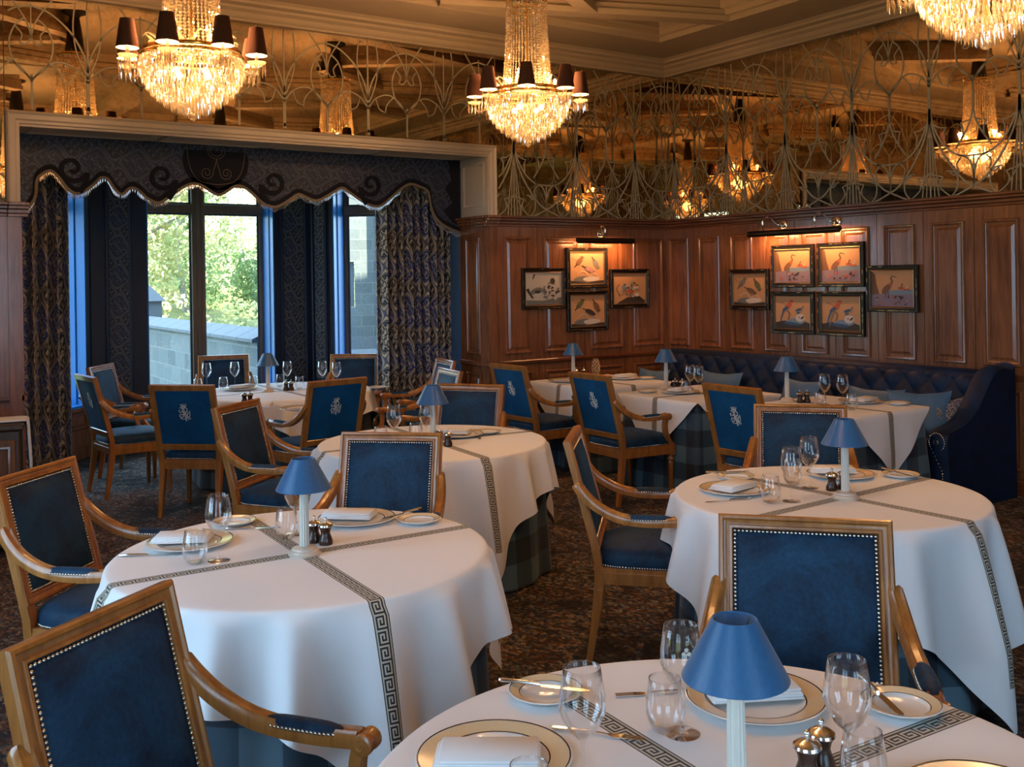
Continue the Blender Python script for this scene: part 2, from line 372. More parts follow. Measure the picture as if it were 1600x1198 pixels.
def struct(name, mb, mat, parent=None, smooth=35):
    o = mb.build(name, mat, parent, smooth)
    if parent is None: o['kind'] = 'structure'
    return o
def bez(p0, p1, p2, p3=None, n=10):
    out = []
    for i in range(n+1):
        t = i/n
        if p3 is None: out.append(tuple((1-t)**2*a+2*t*(1-t)*b+t*t*c for a, b, c in zip(p0, p1, p2)))
        else: out.append(tuple((1-t)**3*a+3*t*(1-t)**2*b+3*t*t*(1-t)*c+t**3*d for a, b, c, d in zip(p0, p1, p2, p3)))
    return out
def smooth_path(pts, n=5):
    out = []; m = len(pts)
    for i in range(m-1):
        p0 = pts[max(i-1, 0)]; p1 = pts[i]; p2 = pts[i+1]; p3 = pts[min(i+2, m-1)]
        for k in range(n):
            t = k/n
            out.append(tuple(.5*((2*b)+(-a+c)*t+(2*a-5*b+4*c-d)*t*t+(-a+3*b-3*c+d)*t**3) for a, b, c, d in zip(p0, p1, p2, p3)))
    out.append(tuple(pts[-1])); return out
def at(px, py, z):
    # point at height z that the photograph shows at (px, py)
    a = px-800; b = py-436; u = a*math.cos(ROLL)-b*math.sin(ROLL); v = a*math.sin(ROLL)+b*math.cos(ROLL)
    D = (CZ-z)*FPX/v; X = u/FPX*D
    return (CX+X*rt.x+D*fw.x, CY+X*rt.y+D*fw.y)
# ================================================================ the room
MA = Matrix(((1, 0, 0, 0), (0, 0, -1, 0), (0, 1, 0, 0), (0, 0, 0, 1)))        # wall_back: u = x, v = z, out = -y
MR = Matrix(((0, 0, -1, 0), (-1, 0, 0, 0), (0, 1, 0, 0), (0, 0, 0, 1)))       # wall_right: u = -y, v = z, out = -x
XL, YF = -8.74, -11.2
OX0, OX1, OZ = -6.40, -2.31, 2.91
BAY = [(-6.5, .52), (-6.5, 1.5), (-5.4, 2.6), (-3.05, 2.6), (-1.95, 1.5), (-1.95, .52)]
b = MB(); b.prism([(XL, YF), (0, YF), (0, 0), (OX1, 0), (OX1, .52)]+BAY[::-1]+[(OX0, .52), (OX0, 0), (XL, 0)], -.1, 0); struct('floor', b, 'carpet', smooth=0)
CZ0, SOF = 4.25, 4.03
b = MB(); b.box(XL-.3, .3, YF-.3, .3, CZ0, CZ0+.15); struct('ceiling', b, 'ceiling_paint', smooth=0)
# ceiling beams: perimeter soffit, cross beams, diagonal beams, each with stepped edge mouldings
b = MB(); st = [(.0, SOF), (.0, SOF+.05), (.03, SOF+.06), (.03, SOF+.10), (.06, SOF+.12), (.06, CZ0)]
bn = [0]; SOF_ = SOF
def beam(p, q, w):
    bn[0] += 1; SOF = SOF_+.0015*bn[0]
    P, Q = Vector(p), Vector(q); d = (Q-P); L = d.length; a = math.atan2(d.y, d.x); Mx = T(P.x, P.y, 0) @ RZ(a)
    prof = [(-w/2, SOF), (w/2, SOF), (w/2, SOF+.05), (w/2-.025, SOF+.06), (w/2-.025, SOF+.11), (w/2-.05, SOF+.13), (w/2-.05, CZ0+.02), (-w/2+.05, CZ0+.02), (-w/2+.05, SOF+.13), (-w/2+.025, SOF+.11), (-w/2+.025, SOF+.06), (-w/2, SOF+.05)]
    n_ = len(prof); vs = [(0, y, z) for y, z in prof]+[(L, y, z) for y, z in prof]
    b.add(vs, [(i, (i+1) % n_, n_+(i+1) % n_, n_+i) for i in range(n_)], Mx)
s_ = .73
b.ring(XL, 0, YF, 0, [(0, SOF), (s_, SOF), (s_, SOF+.05), (s_+.025, SOF+.06), (s_+.025, SOF+.11), (s_+.05, SOF+.13), (s_+.05, CZ0+.02)])
for yy in (-3.65, -7.35): beam((XL, yy), (0, yy), .42)
for y0, sg in ((-s_, -1), (-3.44, 1), (-3.86, -1), (-7.14, 1), (-7.56, -1)):
    beam((-3.25, y0), (-.70, y0+sg*.86), .17); beam((XL+3.25, y0), (XL+.70, y0+sg*.86), .17)
    beam((-1.94, y0+sg*.44), (-3.05, y0+sg*1.22), .14); beam((XL+1.94, y0+sg*.44), (XL+3.05, y0+sg*1.22), .14)
beam((-4.37, YF), (-4.37, 0), .30)
o = b.build('ceiling_beams', 'ceiling_paint'); o['kind'] = 'structure'
# crown moulding around the room
cr = [(.0, 3.87), (.05, 3.87), (.055, 3.885), (.07, 3.895), (.085, 3.92), (.085, 3.935), (.12, 3.955), (.125, 3.975), (.165, 3.99), (.17, 4.01), (.20, 4.03)]
b = MB(); b.ring(XL, 0, YF, 0, cr); o = b.build('trim_crown', 'ceiling_paint'); o['kind'] = 'structure'
def wall_poly(name, M, u0, u1, z0, z1, holes, th, mat):
    # wall as boxes around rectangular holes (u range, z range); local x = u, y = z, -z = into the wall
    b = MB(); us = sorted({u0, u1, *[h[0] for h in holes], *[h[1] for h in holes]})
    for a, c in zip(us, us[1:]):
        hs = [h for h in holes if h[0] <= a and h[1] >= c]
        if not hs: b.box(a, c, z0, z1, -th, 0, M)
        else:
            h = hs[0]
            if h[2] > z0: b.box(a, c, z0, h[2], -th, 0, M)
            if h[3] < z1: b.box(a, c, h[3], z1, -th, 0, M)
    return struct(name, b, mat, smooth=0)
ML = Matrix(((0, 0, 1, XL), (1, 0, 0, 0), (0, 1, 0, 0), (0, 0, 0, 1)))          # left wall: u = y, out = +x
MF = Matrix(((-1, 0, 0, 0), (0, 0, 1, YF), (0, 1, 0, 0), (0, 0, 0, 1)))         # front wall: u = -x, out = +y
wall_poly('wall_back', MA, XL-.25, .25, 0, CZ0+.1, [(OX0, OX1, 0, OZ)], .50, 'cream_paint')
wall_poly('wall_right', MR, -.0, -YF+.25, 0, CZ0+.1, [], .25, 'cream_paint')
wall_poly('wall_left', ML, YF-.25, 0, 0, CZ0+.1, [(-5.7, -3.8, .5, 3.2), (-9.35, -7.45, .5, 3.2)], .25, 'cream_paint')
wall_poly('wall_front', MF, 0, -XL, 0, CZ0+.1, [(5.1, 7.3, .5, 3.2)], .25, 'cream_paint')
# bay walls
def seg(name, p, q, holes, parent=None, z1=OZ, mat='navy_paint', th=.42):
    P, Q = Vector((*p, 0)), Vector((*q, 0)); d = (Q-P).normalized(); L = (Q-P).length; nrm = Vector((d.y, -d.x, 0))  # toward the room
    Mx = Matrix((d, Vector((0, 0, 1)), nrm)).transposed().to_4x4(); Mx.translation = P
    return wall_poly(name, Mx, 0, L, 0, z1, holes, th, mat), Mx, L
_, _, _ = seg('wall_bay_left', BAY[0], BAY[1], [])
_, ML2, L2 = seg('wall_bay_left_canted', BAY[1], BAY[2], [(.22, 1.47, .5, 2.85)])
_, MC, LC = seg('wall_bay_centre', BAY[2], BAY[3], [(.55, 1.92, .5, 2.85)])
_, MR2, L3 = seg('wall_bay_right_canted', BAY[3], BAY[4], [(.27, 1.35, .5, 2.85)])
_, _, _ = seg('wall_bay_right', BAY[4], BAY[5], [])
b = MB(); b.prism([(-7.1, .50), (-7.1, 1.9), (-5.7, 3.1), (-2.7, 3.1), (-1.4, 1.9), (-1.4, .50)], OZ, OZ+.15); struct('ceiling_bay', b, 'cream_paint', smooth=0)
# windows: frames, panes; local frame of each wall, set back in its reveal
def window(num, Mx, u0, u1, z0, z1, depth, mull, trans, fmat='frame_oak'):
    w = bpy.data.objects.new('window_%d' % num, None); COL.objects.link(w); w['kind'] = 'structure'
    b = MB(); fr = .05; h0, h1 = -depth-.03, -depth+.03
    us = [u0, *mull, u1]
    b.box(u0, u0+fr, z0, z1, h0, h1, Mx, .006); b.box(u1-fr, u1, z0, z1, h0, h1, Mx, .006)
    b.box(u0, u1, z0, z0+fr, h0, h1, Mx, .006); b.box(u0, u1, z1-fr, z1, h0, h1, Mx, .006)
    for m_ in mull: b.box(m_-.07, m_+.07, z0, z1, h0-.02, h1+.03, Mx, .01); b.box(m_-.03, m_+.03, z0, z1, h1, h1+.045, Mx, .01)
    if trans: b.box(u0, u1, trans-.045, trans+.055, h0-.01, h1+.02, Mx, .01)
    b.build('window_frame', fmat, w)
    es = [u0+fr]+sum([[m_-.07, m_+.07] for m_ in mull], [])+[u1-fr]
    rows = [(z0+fr, trans-.045), (trans+.055, z1-fr)] if trans else [(z0+fr, z1-fr)]
    for a, c in zip(es[::2], es[1::2]):
        for q0, q1 in rows:
            g = MB(); g.box(a, c, q0, q1, -depth-.003, -depth+.003, Mx); g.build('pane', 'window_glass', w, 0)
            s = MB(); s.ring(a, c, q0, q1, [(0, .012), (.014, .012), (.020, .003)], Mx @ T(0, 0, -depth)); s.build('glazing_bead', 'stone_cap', w, 0)
    return w
window(1, ML2, .22, 1.47, .5, 2.85, .36, [], 2.53)
window(2, MC, .55, 1.92, .5, 2.85, .36, [1.175], 2.53)
window(3, MR2, .27, 1.35, .5, 2.85, .36, [], 2.53)
window(4, ML, -5.7, -3.8, .5, 3.2, .12, [-4.75], 2.53)
window(5, ML, -9.35, -7.45, .5, 3.2, .12, [-8.4], 2.53)
window(6, MF, 5.1, 7.3, .5, 3.2, .12, [6.2], 2.53)
# blue window linings and jamb beads, wallpaper piers, dado panelling in the bay
tn = [0]
def trim(b, mat, smooth=35):
    tn[0] += 1; o = b.build('trim_%d' % tn[0], mat, None, smooth); o['kind'] = 'structure'; return o
for Mx, a, c in ((ML2, .22, 1.47), (MC, .55, 1.92), (MR2, .27, 1.35)):
    b = MB()
    for u, sgn in ((a, 1), (c, -1)):
        b.box(u, u+sgn*.012, .5, 2.85, -.42, .0, Mx)
        b.tube([Mx @ Vector((u+sgn*.012, .5, -.11)), Mx @ Vector((u+sgn*.012, 2.85, -.11))], .012, 8, upv=(1, 0, 0))
    b.box(a, c, .5, .53, -.42, .03, Mx, .008); b.box(a, c, 2.838, 2.85, -.42, 0, Mx)
    trim(b, 'blue_paint')
def piers(Mx, spans):
    for (u0, u1) in spans:
        b = MB(); m_ = .035
        f = lambda s, t: (u0+m_+(u1-u0-2*m_)*s, .62+(2.88-.62)*t, .014)
        b.grid(f, 1, 1, lambda s, t: (u0+m_+(u1-u0-2*m_)*s, .62+(2.88-.62)*t), Mx); trim(b, 'damask_wall', 0)
        b = MB(); b.ring(u0, u1, .56, 2.91, [(0, 0), (0, .03), (.02, .034), (.03, .014), (.04, .012)], Mx); trim(b, 'navy_paint')
piers(ML2, [(.0, .20)]); piers(MC, [(.14, .40), (1.99, 2.30)]); piers(MR2, [(.02, .20), (1.40, L3)])
b = MB()
for Mx, L in ((ML2, L2), (MC, LC), (MR2, L3)):
    b.box(0, L, 0, .47, 0, .02, Mx); b.box(0, L, .47, .51, 0, .06, Mx, .01); b.box(0, L, .30, .33, 0, .045, Mx, .008); b.box(0, L, 0, .13, 0, .04, Mx, .01)
    b.ring(.15, L-.15, .34, .45, [(0, .02), (0, .035), (.012, .036), (.02, .02)], Mx)
trim(b, 'mahogany')
# radiator-like soffit panels of the bay ceiling just inside the opening
b = MB()
for k in range(4):
    x0 = OX0+.12+k*.99
    b.ring(x0, x0+.88, .08, .44, [(0, 0), (0, .012), (.012, .014), (.02, .004), (.03, 0)], T(0, 0, OZ) @ Matrix.Diagonal((1, 1, -1, 1)))
b.box(OX0, OX1, 0, .02, OZ-.02, OZ)
trim(b, 'cream_paint')
# opening architrave and panelled jambs
b = MB(); prof = [(0, 0), (0, .03), (.014, .042), (.028, .030), (.060, .030), (.070, .018), (.090, .018), (.095, 0)]
vs = []; m = len(prof)
for (x, z, sx, sz) in ((-6.48, 2.32, 1, 0), (-6.48, 3.0, 1, -1), (-2.22, 3.0, -1, -1), (-2.22, 2.32, -1, 0)):
    for d, h in prof: vs.append((x+sx*d, -h, z+sz*d))
b.add(vs, [(i*m+j, (i+1)*m+j, (i+1)*m+j+1, i*m+j+1) for i in range(3) for j in range(m-1)])
b.ring(.06, .44, 2.42, 2.84, [(0, 0), (0, .010), (.010, .014), (.022, .004), (.03, .002)], Matrix(((0, 0, -1, OX1), (1, 0, 0, 0), (0, 1, 0, 0), (0, 0, 0, 1))))
trim(b, 'cream_paint')
# ---------------------------------------------------------------- wainscot
PAN = [(0, 0), (0, .014), (.006, .022), (.018, .020), (.024, .008), (.030, .006), (.030, -.004), (.036, -.006), (.066, .010), (.070, .010)]
def panel(b, M, u0, u1, z0, z1, h=.03):
    Mx = M @ T(0, 0, h); b.ring(u0, u1, z0, z1, PAN, Mx); d = .07
    b.add([(u0+d, z0+d, .010), (u1-d, z0+d, .010), (u1-d, z1-d, .010), (u0+d, z1-d, .010)], [(0, 1, 2, 3)], Mx)
def wainscot(name, M, mods, rail_mat):
    b = MB(); r = MB()
    for (u0, u1) in mods:
        g = .0025; mg = .075 if u1-u0 > .4 else .05
        # board with a hole-free face set back behind its panels
        b.box(u0+g, u1-g, .0, 2.26, 0, .028, M)
        for z0, z1 in ((.18, .80), (.98, 2.12)):
            panel(b, M, u0+mg, u1-mg, z0, z1)
        if u1-u0 > .25:
            for z0, z1 in ((.0, .18), (.80, .98), (2.12, 2.26)): b.box(u0+g, u1-g, z0, z1, .028, .030, M)
            for a, c in ((u0+g, u0+mg), (u1-mg, u1-g)): b.box(a, c, 0, 2.26, .028, .031, M)
    U0, U1 = mods[0][0], mods[-1][1]
    for z0, z1, h0 in ((2.22, 2.245, .040), (2.245, 2.275, .055), (2.275, 2.30, .085), (2.30, 2.325, .105)): r.box(U0, U1, z0, z1, 0, h0, M, .005)
    for z0, z1, h0 in ((.0, .11, .05), (.11, .13, .042), (.87, .885, .045), (.885, .915, .055)): r.box(U0, U1, z0, z1, 0, h0, M, .004)
    o = b.build(name+'_wainscot', 'mahogany', None, 20); o['kind'] = 'structure'
    o2 = r.build(name+'_rails', rail_mat, None, 20); o2['kind'] = 'structure'
wainscot('wall_back', MA, [(-2.235, -1.76), (-1.76, -1.18), (-1.18, -.60), (-.60, -.03)], 'mahogany_rail_x')
wainscot('wall_back_left', MA, [(-8.74, -8.2), (-8.2, -7.66), (-7.66, -7.12), (-7.12, -6.48)], 'mahogany_rail_x')
wainscot('wall_right', MR, [(.447*k+.0, .447*(k+1)) for k in range(25)], 'mahogany_rail')
wainscot('wall_left', ML, [(a+.44*k, a+.44*(k+1)) for a, n_ in ((-7.35, 3),) for k in range(n_)], 'mahogany_rail')
wainscot('wall_left_end', ML, [(-3.7+.46*k, -3.7+.46*(k+1)) for k in range(8)], 'mahogany_rail')
wainscot('wall_front', MF, [(.5*k, .5*(k+1)) for k in range(10)], 'mahogany_rail_x')
# pilasters lining the sides of the opening below the cornice
for sgn, X in ((1, OX1), (-1, OX0)):
    Mj = Matrix(((0, 0, -sgn, X), (sgn, 0, 0, 0 if sgn > 0 else .5), (0, 1, 0, 0), (0, 0, 0, 1)))
    b = MB(); b.box(0, .5, 0, 2.26, 0, .02, Mj)
    b.ring(.12, .38, .98, 2.12, PAN, Mj @ T(0, 0, .02)); b.add([(.19, 1.05, .03), (.31, 1.05, .03), (.31, 2.05, .03), (.19, 2.05, .03)], [(0, 1, 2, 3)], Mj)
    b.ring(.12, .38, .18, .80, PAN, Mj @ T(0, 0, .02)); b.add([(.19, .25, .03), (.31, .25, .03), (.31, .73, .03), (.19, .73, .03)], [(0, 1, 2, 3)], Mj)
    for z0, z1, h0 in ((2.22, 2.245, .03), (2.245, 2.275, .045), (2.275, 2.30, .06), (2.30, 2.325, .08), (0, .13, .04), (.87, .915, .04)): b.box(-.03, .5, z0, z1, 0, h0, Mj, .004)
    xa, xb = (X-.0, -2.235) if sgn > 0 else (-6.48, X)
    b.box(xa, xb, -.03, .0, 0, 2.26)
    for z0, z1, h0 in ((2.22, 2.245, .040), (2.245, 2.275, .055), (2.275, 2.30, .085), (2.30, 2.325, .105)): b.box(xa-.06*(sgn > 0), xb+.06*(sgn < 0), -h0, .0, z0, z1, None, .004)
    trim(b, 'mahogany')
# ---------------------------------------------------------------- antique mirror cladding with painted tracery
def mirrors(name, M, cuts, z0, z1):
    for k, (a, c) in enumerate(zip(cuts, cuts[1:])):
        b = MB(); b.box(a+.0015, c-.0015, z0, z1, .002, .009, M, .002); o = b.build(name, 'antique_mirror', None, 0); o['kind'] = 'structure'
def tracery_lines():
    L = []   # (points, radius); u in modules (trunk at 0), v in metres above the wainscot
    def m(p, r): L.append((p, r)); L.append(([(-a, c) for a, c in p], r))
    L.append(([(0, 0), (0, .50)], .007)); L.append(([(0, .50), (0, .78), (0, 1.02)], .016)); L.append(([(0, 1.02), (0, 1.55)], .008))
    L.append(([(-.05, 0), (-.02, .5)], .004)); L.append(([(.05, 0), (.02, .5)], .004))
    m(smooth_path([(0, .74), (.05, .58), (.17, .42), (.33, .33), (.5, .315)]), .008)
    m(smooth_path([(0, .70), (.06, .50), (.20, .30), (.38, .13), (.5, .075), (.66, .02), (.74, 0)]), .008)
    m(smooth_path([(0, .66), (.03, .45), (.07, .22), (.10, 0)]), .005)
    m(smooth_path([(.05, .60), (.12, .57), (.19, .565)])+smooth_path([(.19, .565), (.16, .52), (.17, .44)]), .006)
    m(smooth_path([(0, .22), (.06, .15), (.14, .06), (.24, 0)]), .006)
    m([(.04, .19), (.15, .165)]+smooth_path([(.15, .165), (.12, .12), (.125, .07)]), .006)
    m(smooth_path([(.5, .69), (.46, .58), (.38, .47), (.30, .385)]), .008)
    m([(.465, .60), (.36, .585)]+smooth_path([(.36, .585), (.385, .53), (.375, .46)]), .006)
    L.append(([(.5, .69), (.5, .95)], .010))
    L.append(([(.5, .315), (.5, .075)], .006)); m(smooth_path([(.33, .33), (.44, .29), (.49, .20), (.5, .09)]), .007)
    m(smooth_path([(.36, .31), (.31, .26), (.33, .20)])+smooth_path([(.33, .20), (.28, .17), (.22, .21)]), .006)
    m(smooth_path([(.24, 0), (.31, .06), (.32, .15), (.27, .20), (.19, .21)]), .006)
    # crown: branches, circle, ogees
    m(smooth_path([(0, 1.0), (.04, 1.14), (.16, 1.30), (.34, 1.42), (.5, 1.46)]), .008)
    m(smooth_path([(0, .92), (.10, 1.02), (.26, 1.06), (.40, 1.0), (.5, .90)]), .007)
    m(smooth_path([(0, .95), (.10, 1.15), (.13, 1.35), (.10, 1.55)]), .006)
    m(smooth_path([(.5, .92), (.36, 1.02), (.31, 1.17), (.36, 1.30), (.44, 1.36)]), .007)
    m(smooth_path([(.36, 1.30), (.42, 1.24), (.40, 1.18)])+smooth_path([(.40, 1.18), (.45, 1.17), (.5, 1.22)]), .006)
    m(smooth_path([(.5, 1.22), (.47, 1.32), (.40, 1.42), (.28, 1.55)]), .006)
    m(smooth_path([(.10, 1.02), (.14, .93), (.22, .90)])+smooth_path([(.22, .90), (.24, .97), (.32, 1.04)]), .006)
    L.append(([(.5, 1.22), (.5, 1.55)], .005))
    return L
TL_ = tracery_lines()
def tracery(name, M, u_tr, w, z0, zmin, zmax, umin, umax):
    b = MB(); sec = [(-1, -.0015), (1, -.0015), (1, .0015), (-1, .0015)]
    for pts, r in TL_:
        P = [(u_tr+u*w, z0+v) for u, v in pts]; run = []
        def flush(run, r=r*.8):
            if len(run) > 1: b.sweep([(u, v, .0115) for u, v in run], [(-r, -.002), (r, -.002), (r, .002), (-r, .002)], (0, 0, 1), M)
        Q = []
        for p, q in zip(P, P[1:]):
            nn = max(1, int(math.hypot(q[0]-p[0], q[1]-p[1])/.06))
            Q += [(p[0]+(q[0]-p[0])*k/nn, p[1]+(q[1]-p[1])*k/nn) for k in range(nn)]
        Q.append(P[-1])
        for p in Q:
            if zmin <= p[1] <= zmax and umin <= p[0] <= umax: run.append(p)
            else: flush(run); run = []
        flush(run)
    if b.v: o = b.build(name, 'tracery', None, 30); o['kind'] = 'structure'
cutsB = [0.012, .15]+[.15+.76*k for k in range(1, 15)]
mirrors('wall_right_mirror', MR, cutsB, 2.325, 3.87)
cutsA = [-.012, -.45]+[-.45-.78*k for k in range(1, 3)]+[-2.215]
mirrors('wall_back_mirror', MA, cutsA[::-1], 2.325, 3.87)
mirrors('wall_back_mirror', MA, [-6.485, -5.91, -5.13, -4.35, -3.57, -2.79, -2.215], 3.002, 3.87)
mirrors('wall_back_mirror', MA, [-8.73, -8.25, -7.47, -6.69, -6.485], 2.325, 3.87)
for k in range(-1, 8): tracery('wall_right_tracery', MR, .15+.76*k, .76, 2.325, 2.325, 3.868, .012, 6.3)
for k in range(0, 11):
    u = -.45-.78*k
    if u > -2.9: tracery('wall_back_tracery', MA, u, .78, 2.325, 2.325, 3.868, -2.21, -.012)
    if u < -1.8 and u > -7: tracery('wall_back_tracery', MA, u, .78, 2.325, 3.005, 3.868, -6.48, -2.21)
    if u < -6: tracery('wall_back_tracery', MA, u, .78, 2.325, 2.325, 3.868, -8.7, -6.49)
tracery('wall_back_tracery', MA, .33, .78, 2.325, 2.325, 3.868, -2.21, -.012)
# ================================================================ valance and curtains
VAL = [(-6.39, 2.2), (-6.328, 2.248), (-6.259, 2.309), (-6.212, 2.391), (-6.202, 2.502), (-6.178, 2.553), (-6.103, 2.597), (-6.039, 2.544), (-5.978, 2.46), (-5.907, 2.421), (-5.835, 2.455), (-5.761, 2.52), (-5.726, 2.557), (-5.672, 2.549), (-5.624, 2.473), (-5.564, 2.427), (-5.498, 2.482), (-5.437, 2.469), (-5.361, 2.402), (-5.273, 2.367), (-5.194, 2.413), (-5.07, 2.503), (-4.989, 2.539), (-4.907, 2.526), (-4.781, 2.453), (-4.702, 2.478), (-4.622, 2.531), (-4.542, 2.528), (-4.457, 2.469), (-4.37, 2.392), (-4.253, 2.361), (-4.132, 2.422), (-4.039, 2.483), (-3.96, 2.457), (-3.855, 2.43), (-3.727, 2.493), (-3.611, 2.557), (-3.534, 2.518), (-3.372, 2.421), (-3.238, 2.394), (-3.136, 2.452), (-2.996, 2.567), (-2.891, 2.621), (-2.785, 2.6), (-2.693, 2.553), (-2.667, 2.421), (-2.611, 2.297), (-2.503, 2.216), (-2.32, 2.15)]
vp = smooth_path([(x, .50, z+.035) for x, z in VAL], 3)
val = thing('valance', 'scalloped navy damask valance with velvet scrolls across the bay opening', 'valance', (-4.35, .5, 2.9))
inv = T(4.35, -.5, -2.9)
b = MB()
for (x0, _, z0), (x1, _, z1) in zip(vp, vp[1:]):
    if x1 <= x0: continue
    b.add([(x0, .495, z0), (x1, .495, z1), (x1, .495, 2.908), (x0, .495, 2.908), (x0, .515, z0), (x1, .515, z1), (x1, .515, 2.908), (x0, .515, 2.908)], [(0, 1, 2, 3), (7, 6, 5, 4), (0, 4, 5, 1)], inv, 0, [(x0, z0), (x1, z1), (x1, 2.9), (x0, 2.9)]*2)
b.build('damask_panel', 'damask_valance', val, 0)
b = MB(); b.sweep([(x, .492, z+.022) for x, _, z in vp], [(-.004, -.022), (.006, -.022), (.006, .022), (-.004, .022)], (0, 0, 1), inv); o = b.build('velvet_border', 'black_velvet', val)
b = MB(); b.sweep([(x, .490, z-.008) for x, _, z in vp], [(-.004, -.011), (.006, -.011), (.006, .011), (-.004, .011)], (0, 0, 1), inv); b.build('braid', 'tan_braid', val)
random.seed(4); b = MB()
LL = 0
for (x0, _, z0), (x1, _, z1) in zip(vp, vp[1:]):
    n_ = max(1, int(math.hypot(x1-x0, z1-z0)/.012))
    for k in range(n_):
        x = x0+(x1-x0)*k/n_; z = z0+(z1-z0)*k/n_-.018; l = .030+.008*math.sin(x*60)
        b.box(x-.002, x+.002, .488, .492, z-l, z, inv); b.add([(x-.005, .487, z-l), (x, .487, z-l+.007), (x+.005, .487, z-l), (x, .487, z-l-.008), (x, .482, z-l), (x, .494, z-l)], [(0, 1, 4), (1, 2, 4), (2, 3, 4), (3, 0, 4), (0, 1, 5), (1, 2, 5), (2, 3, 5), (3, 0, 5)], inv)
b.build('bead_fringe', 'silver', val, 0)
def spiral(cx, cz, r, turns, flip, tail):
    pts = []
    for k in range(40):
        t = k/39; a = -PI/2+flip*0+turns*2*PI*(1-t)*(-1 if flip > 0 else 1); rr = r*(.18+.82*(1-t)**.8) if False else r*(.15+.85*t)
        a = tail+(1-t)*turns*2*PI*flip
        pts.append((cx+rr*math.cos(a), .488, cz+rr*math.sin(a)))
    return pts
for (cx, cz, fl) in ((-5.94, 2.65, 1), (-5.24, 2.62, 1), (-4.27, 2.61, -1), (-3.31, 2.63, -1)):
    b = MB(); P = spiral(cx, cz, .115, 1.35, -fl, (-.25 if fl > 0 else PI+.25)); P.append((cx+(.10 if fl > 0 else -.10), .488, cz-.12)); P.append((cx+(.05 if fl > 0 else -.05), .488, cz-.19))
    sc = [.6+.4*k/len(P) for k in range(len(P))]
    b.sweep(P, [(-.004, -.022), (.006, -.022), (.006, .022), (-.004, .022)], (0, 1, 0), inv, scales=sc)
    b2 = MB(); b2.sweep(P, [(-.022, -.004), (.022, -.004), (.022, .008), (-.022, .008)], (0, -1, 0), inv, scales=sc); b2.build('velvet_scroll', 'black_velvet', val)
# cartouche: velvet roundel with thin embroidered scrolls
b = MB(); cx, cz = -4.78, 2.765
pts = [(cx+.285*math.sin(a), max(min(cz-.245*math.cos(a), 2.905), 0)) for a in [(-PI*.62)+PI*1.24*k/40 for k in range(41)]]
b.add([(x, .486, z) for x, z in pts], [tuple(range(len(pts)))], inv); b.add([(x, .494, z) for x, z in pts]+[(x, .486, z) for x, z in pts], [(i, i+1, 41+i+1, 41+i) for i in range(40)], inv)
b.build('velvet_roundel', 'black_velvet', val, 0)
b = MB()
for fl in (1, -1):
    P = [(cx+fl*(.085+.055*(1-.82*t)*math.cos(PI*1.1+3.2*PI*t)), .484, cz-.10+.055*(1-.82*t)*math.sin(PI*1.1+3.2*PI*t)) for t in [k/30 for k in range(31)]]
    b.tube([(cx, .484, cz+.02), (cx+fl*.012, .484, cz-.04), (cx+fl*.025, .484, cz-.07)]+P, .0025, 5, inv)
    b.tube(smooth_path([(cx, .484, cz-.20), (cx+fl*.14, .484, cz-.175), (cx+fl*.215, .484, cz-.09), (cx+fl*.245, .484, cz+.03), (cx+fl*.25, .484, cz+.13)]), .0025, 5, inv)
for r, dz in ((.075, .09), (.05, .09)):
    b.tube([(cx+r*math.sin(a), .484, min(cz+dz-r*.9*math.cos(a), 2.9)) for a in [-2.2+4.4*k/20 for k in range(21)]], .0022, 5, inv)
b.build('embroidered_crest', 'tan_braid', val)
b = MB(); P = [(-2.33, 2.905), (-2.33, 2.25), (-2.42, 2.28), (-2.52, 2.40), (-2.42, 2.48), (-2.50, 2.62), (-2.43, 2.70), (-2.46, 2.905)]
b.add([(x, .488, z) for x, z in P], [tuple(range(len(P)))], inv); b.build('velvet_edge', 'black_velvet', val, 0)
def curtain(x0, x1, label, folds, seed):
    o = thing('curtain', label, 'curtain', ((x0+x1)/2, .72, 0)); random.seed(seed); ph = [random.random()*6 for _ in range(4)]
    def off(s): return .068*math.sin(2*PI*folds*s+.6*math.sin(5*s+ph[0]))+.012*math.sin(2*PI*folds*2.3*s+ph[1])
    NN = int(folds*16); arc = [0]
    for k in range(NN): arc.append(arc[-1]+math.hypot((x1-x0)/NN, off((k+1)/NN)-off(k/NN)))
    def f(s, t):
        z = .015+2.78*t; g = 1+.25*(1-t)*math.sin(3*s+ph[2]); return (x0+(x1-x0)*s-(x0+x1)/2, off(s)*g, z)
    b = MB(); b.grid(f, NN, 14, lambda s, t: (arc[int(round(s*NN))], 2.78*t)); b.build('curtain_fabric', 'damask_curtain', o, 80)
    return o
curtain(-6.46, -5.93, 'damask curtain gathered at the far-left side of the bay opening', 6, 3)
curtain(-3.13, -2.33, 'damask curtain gathered beside the wooden pilaster, right of the bay', 9, 8)
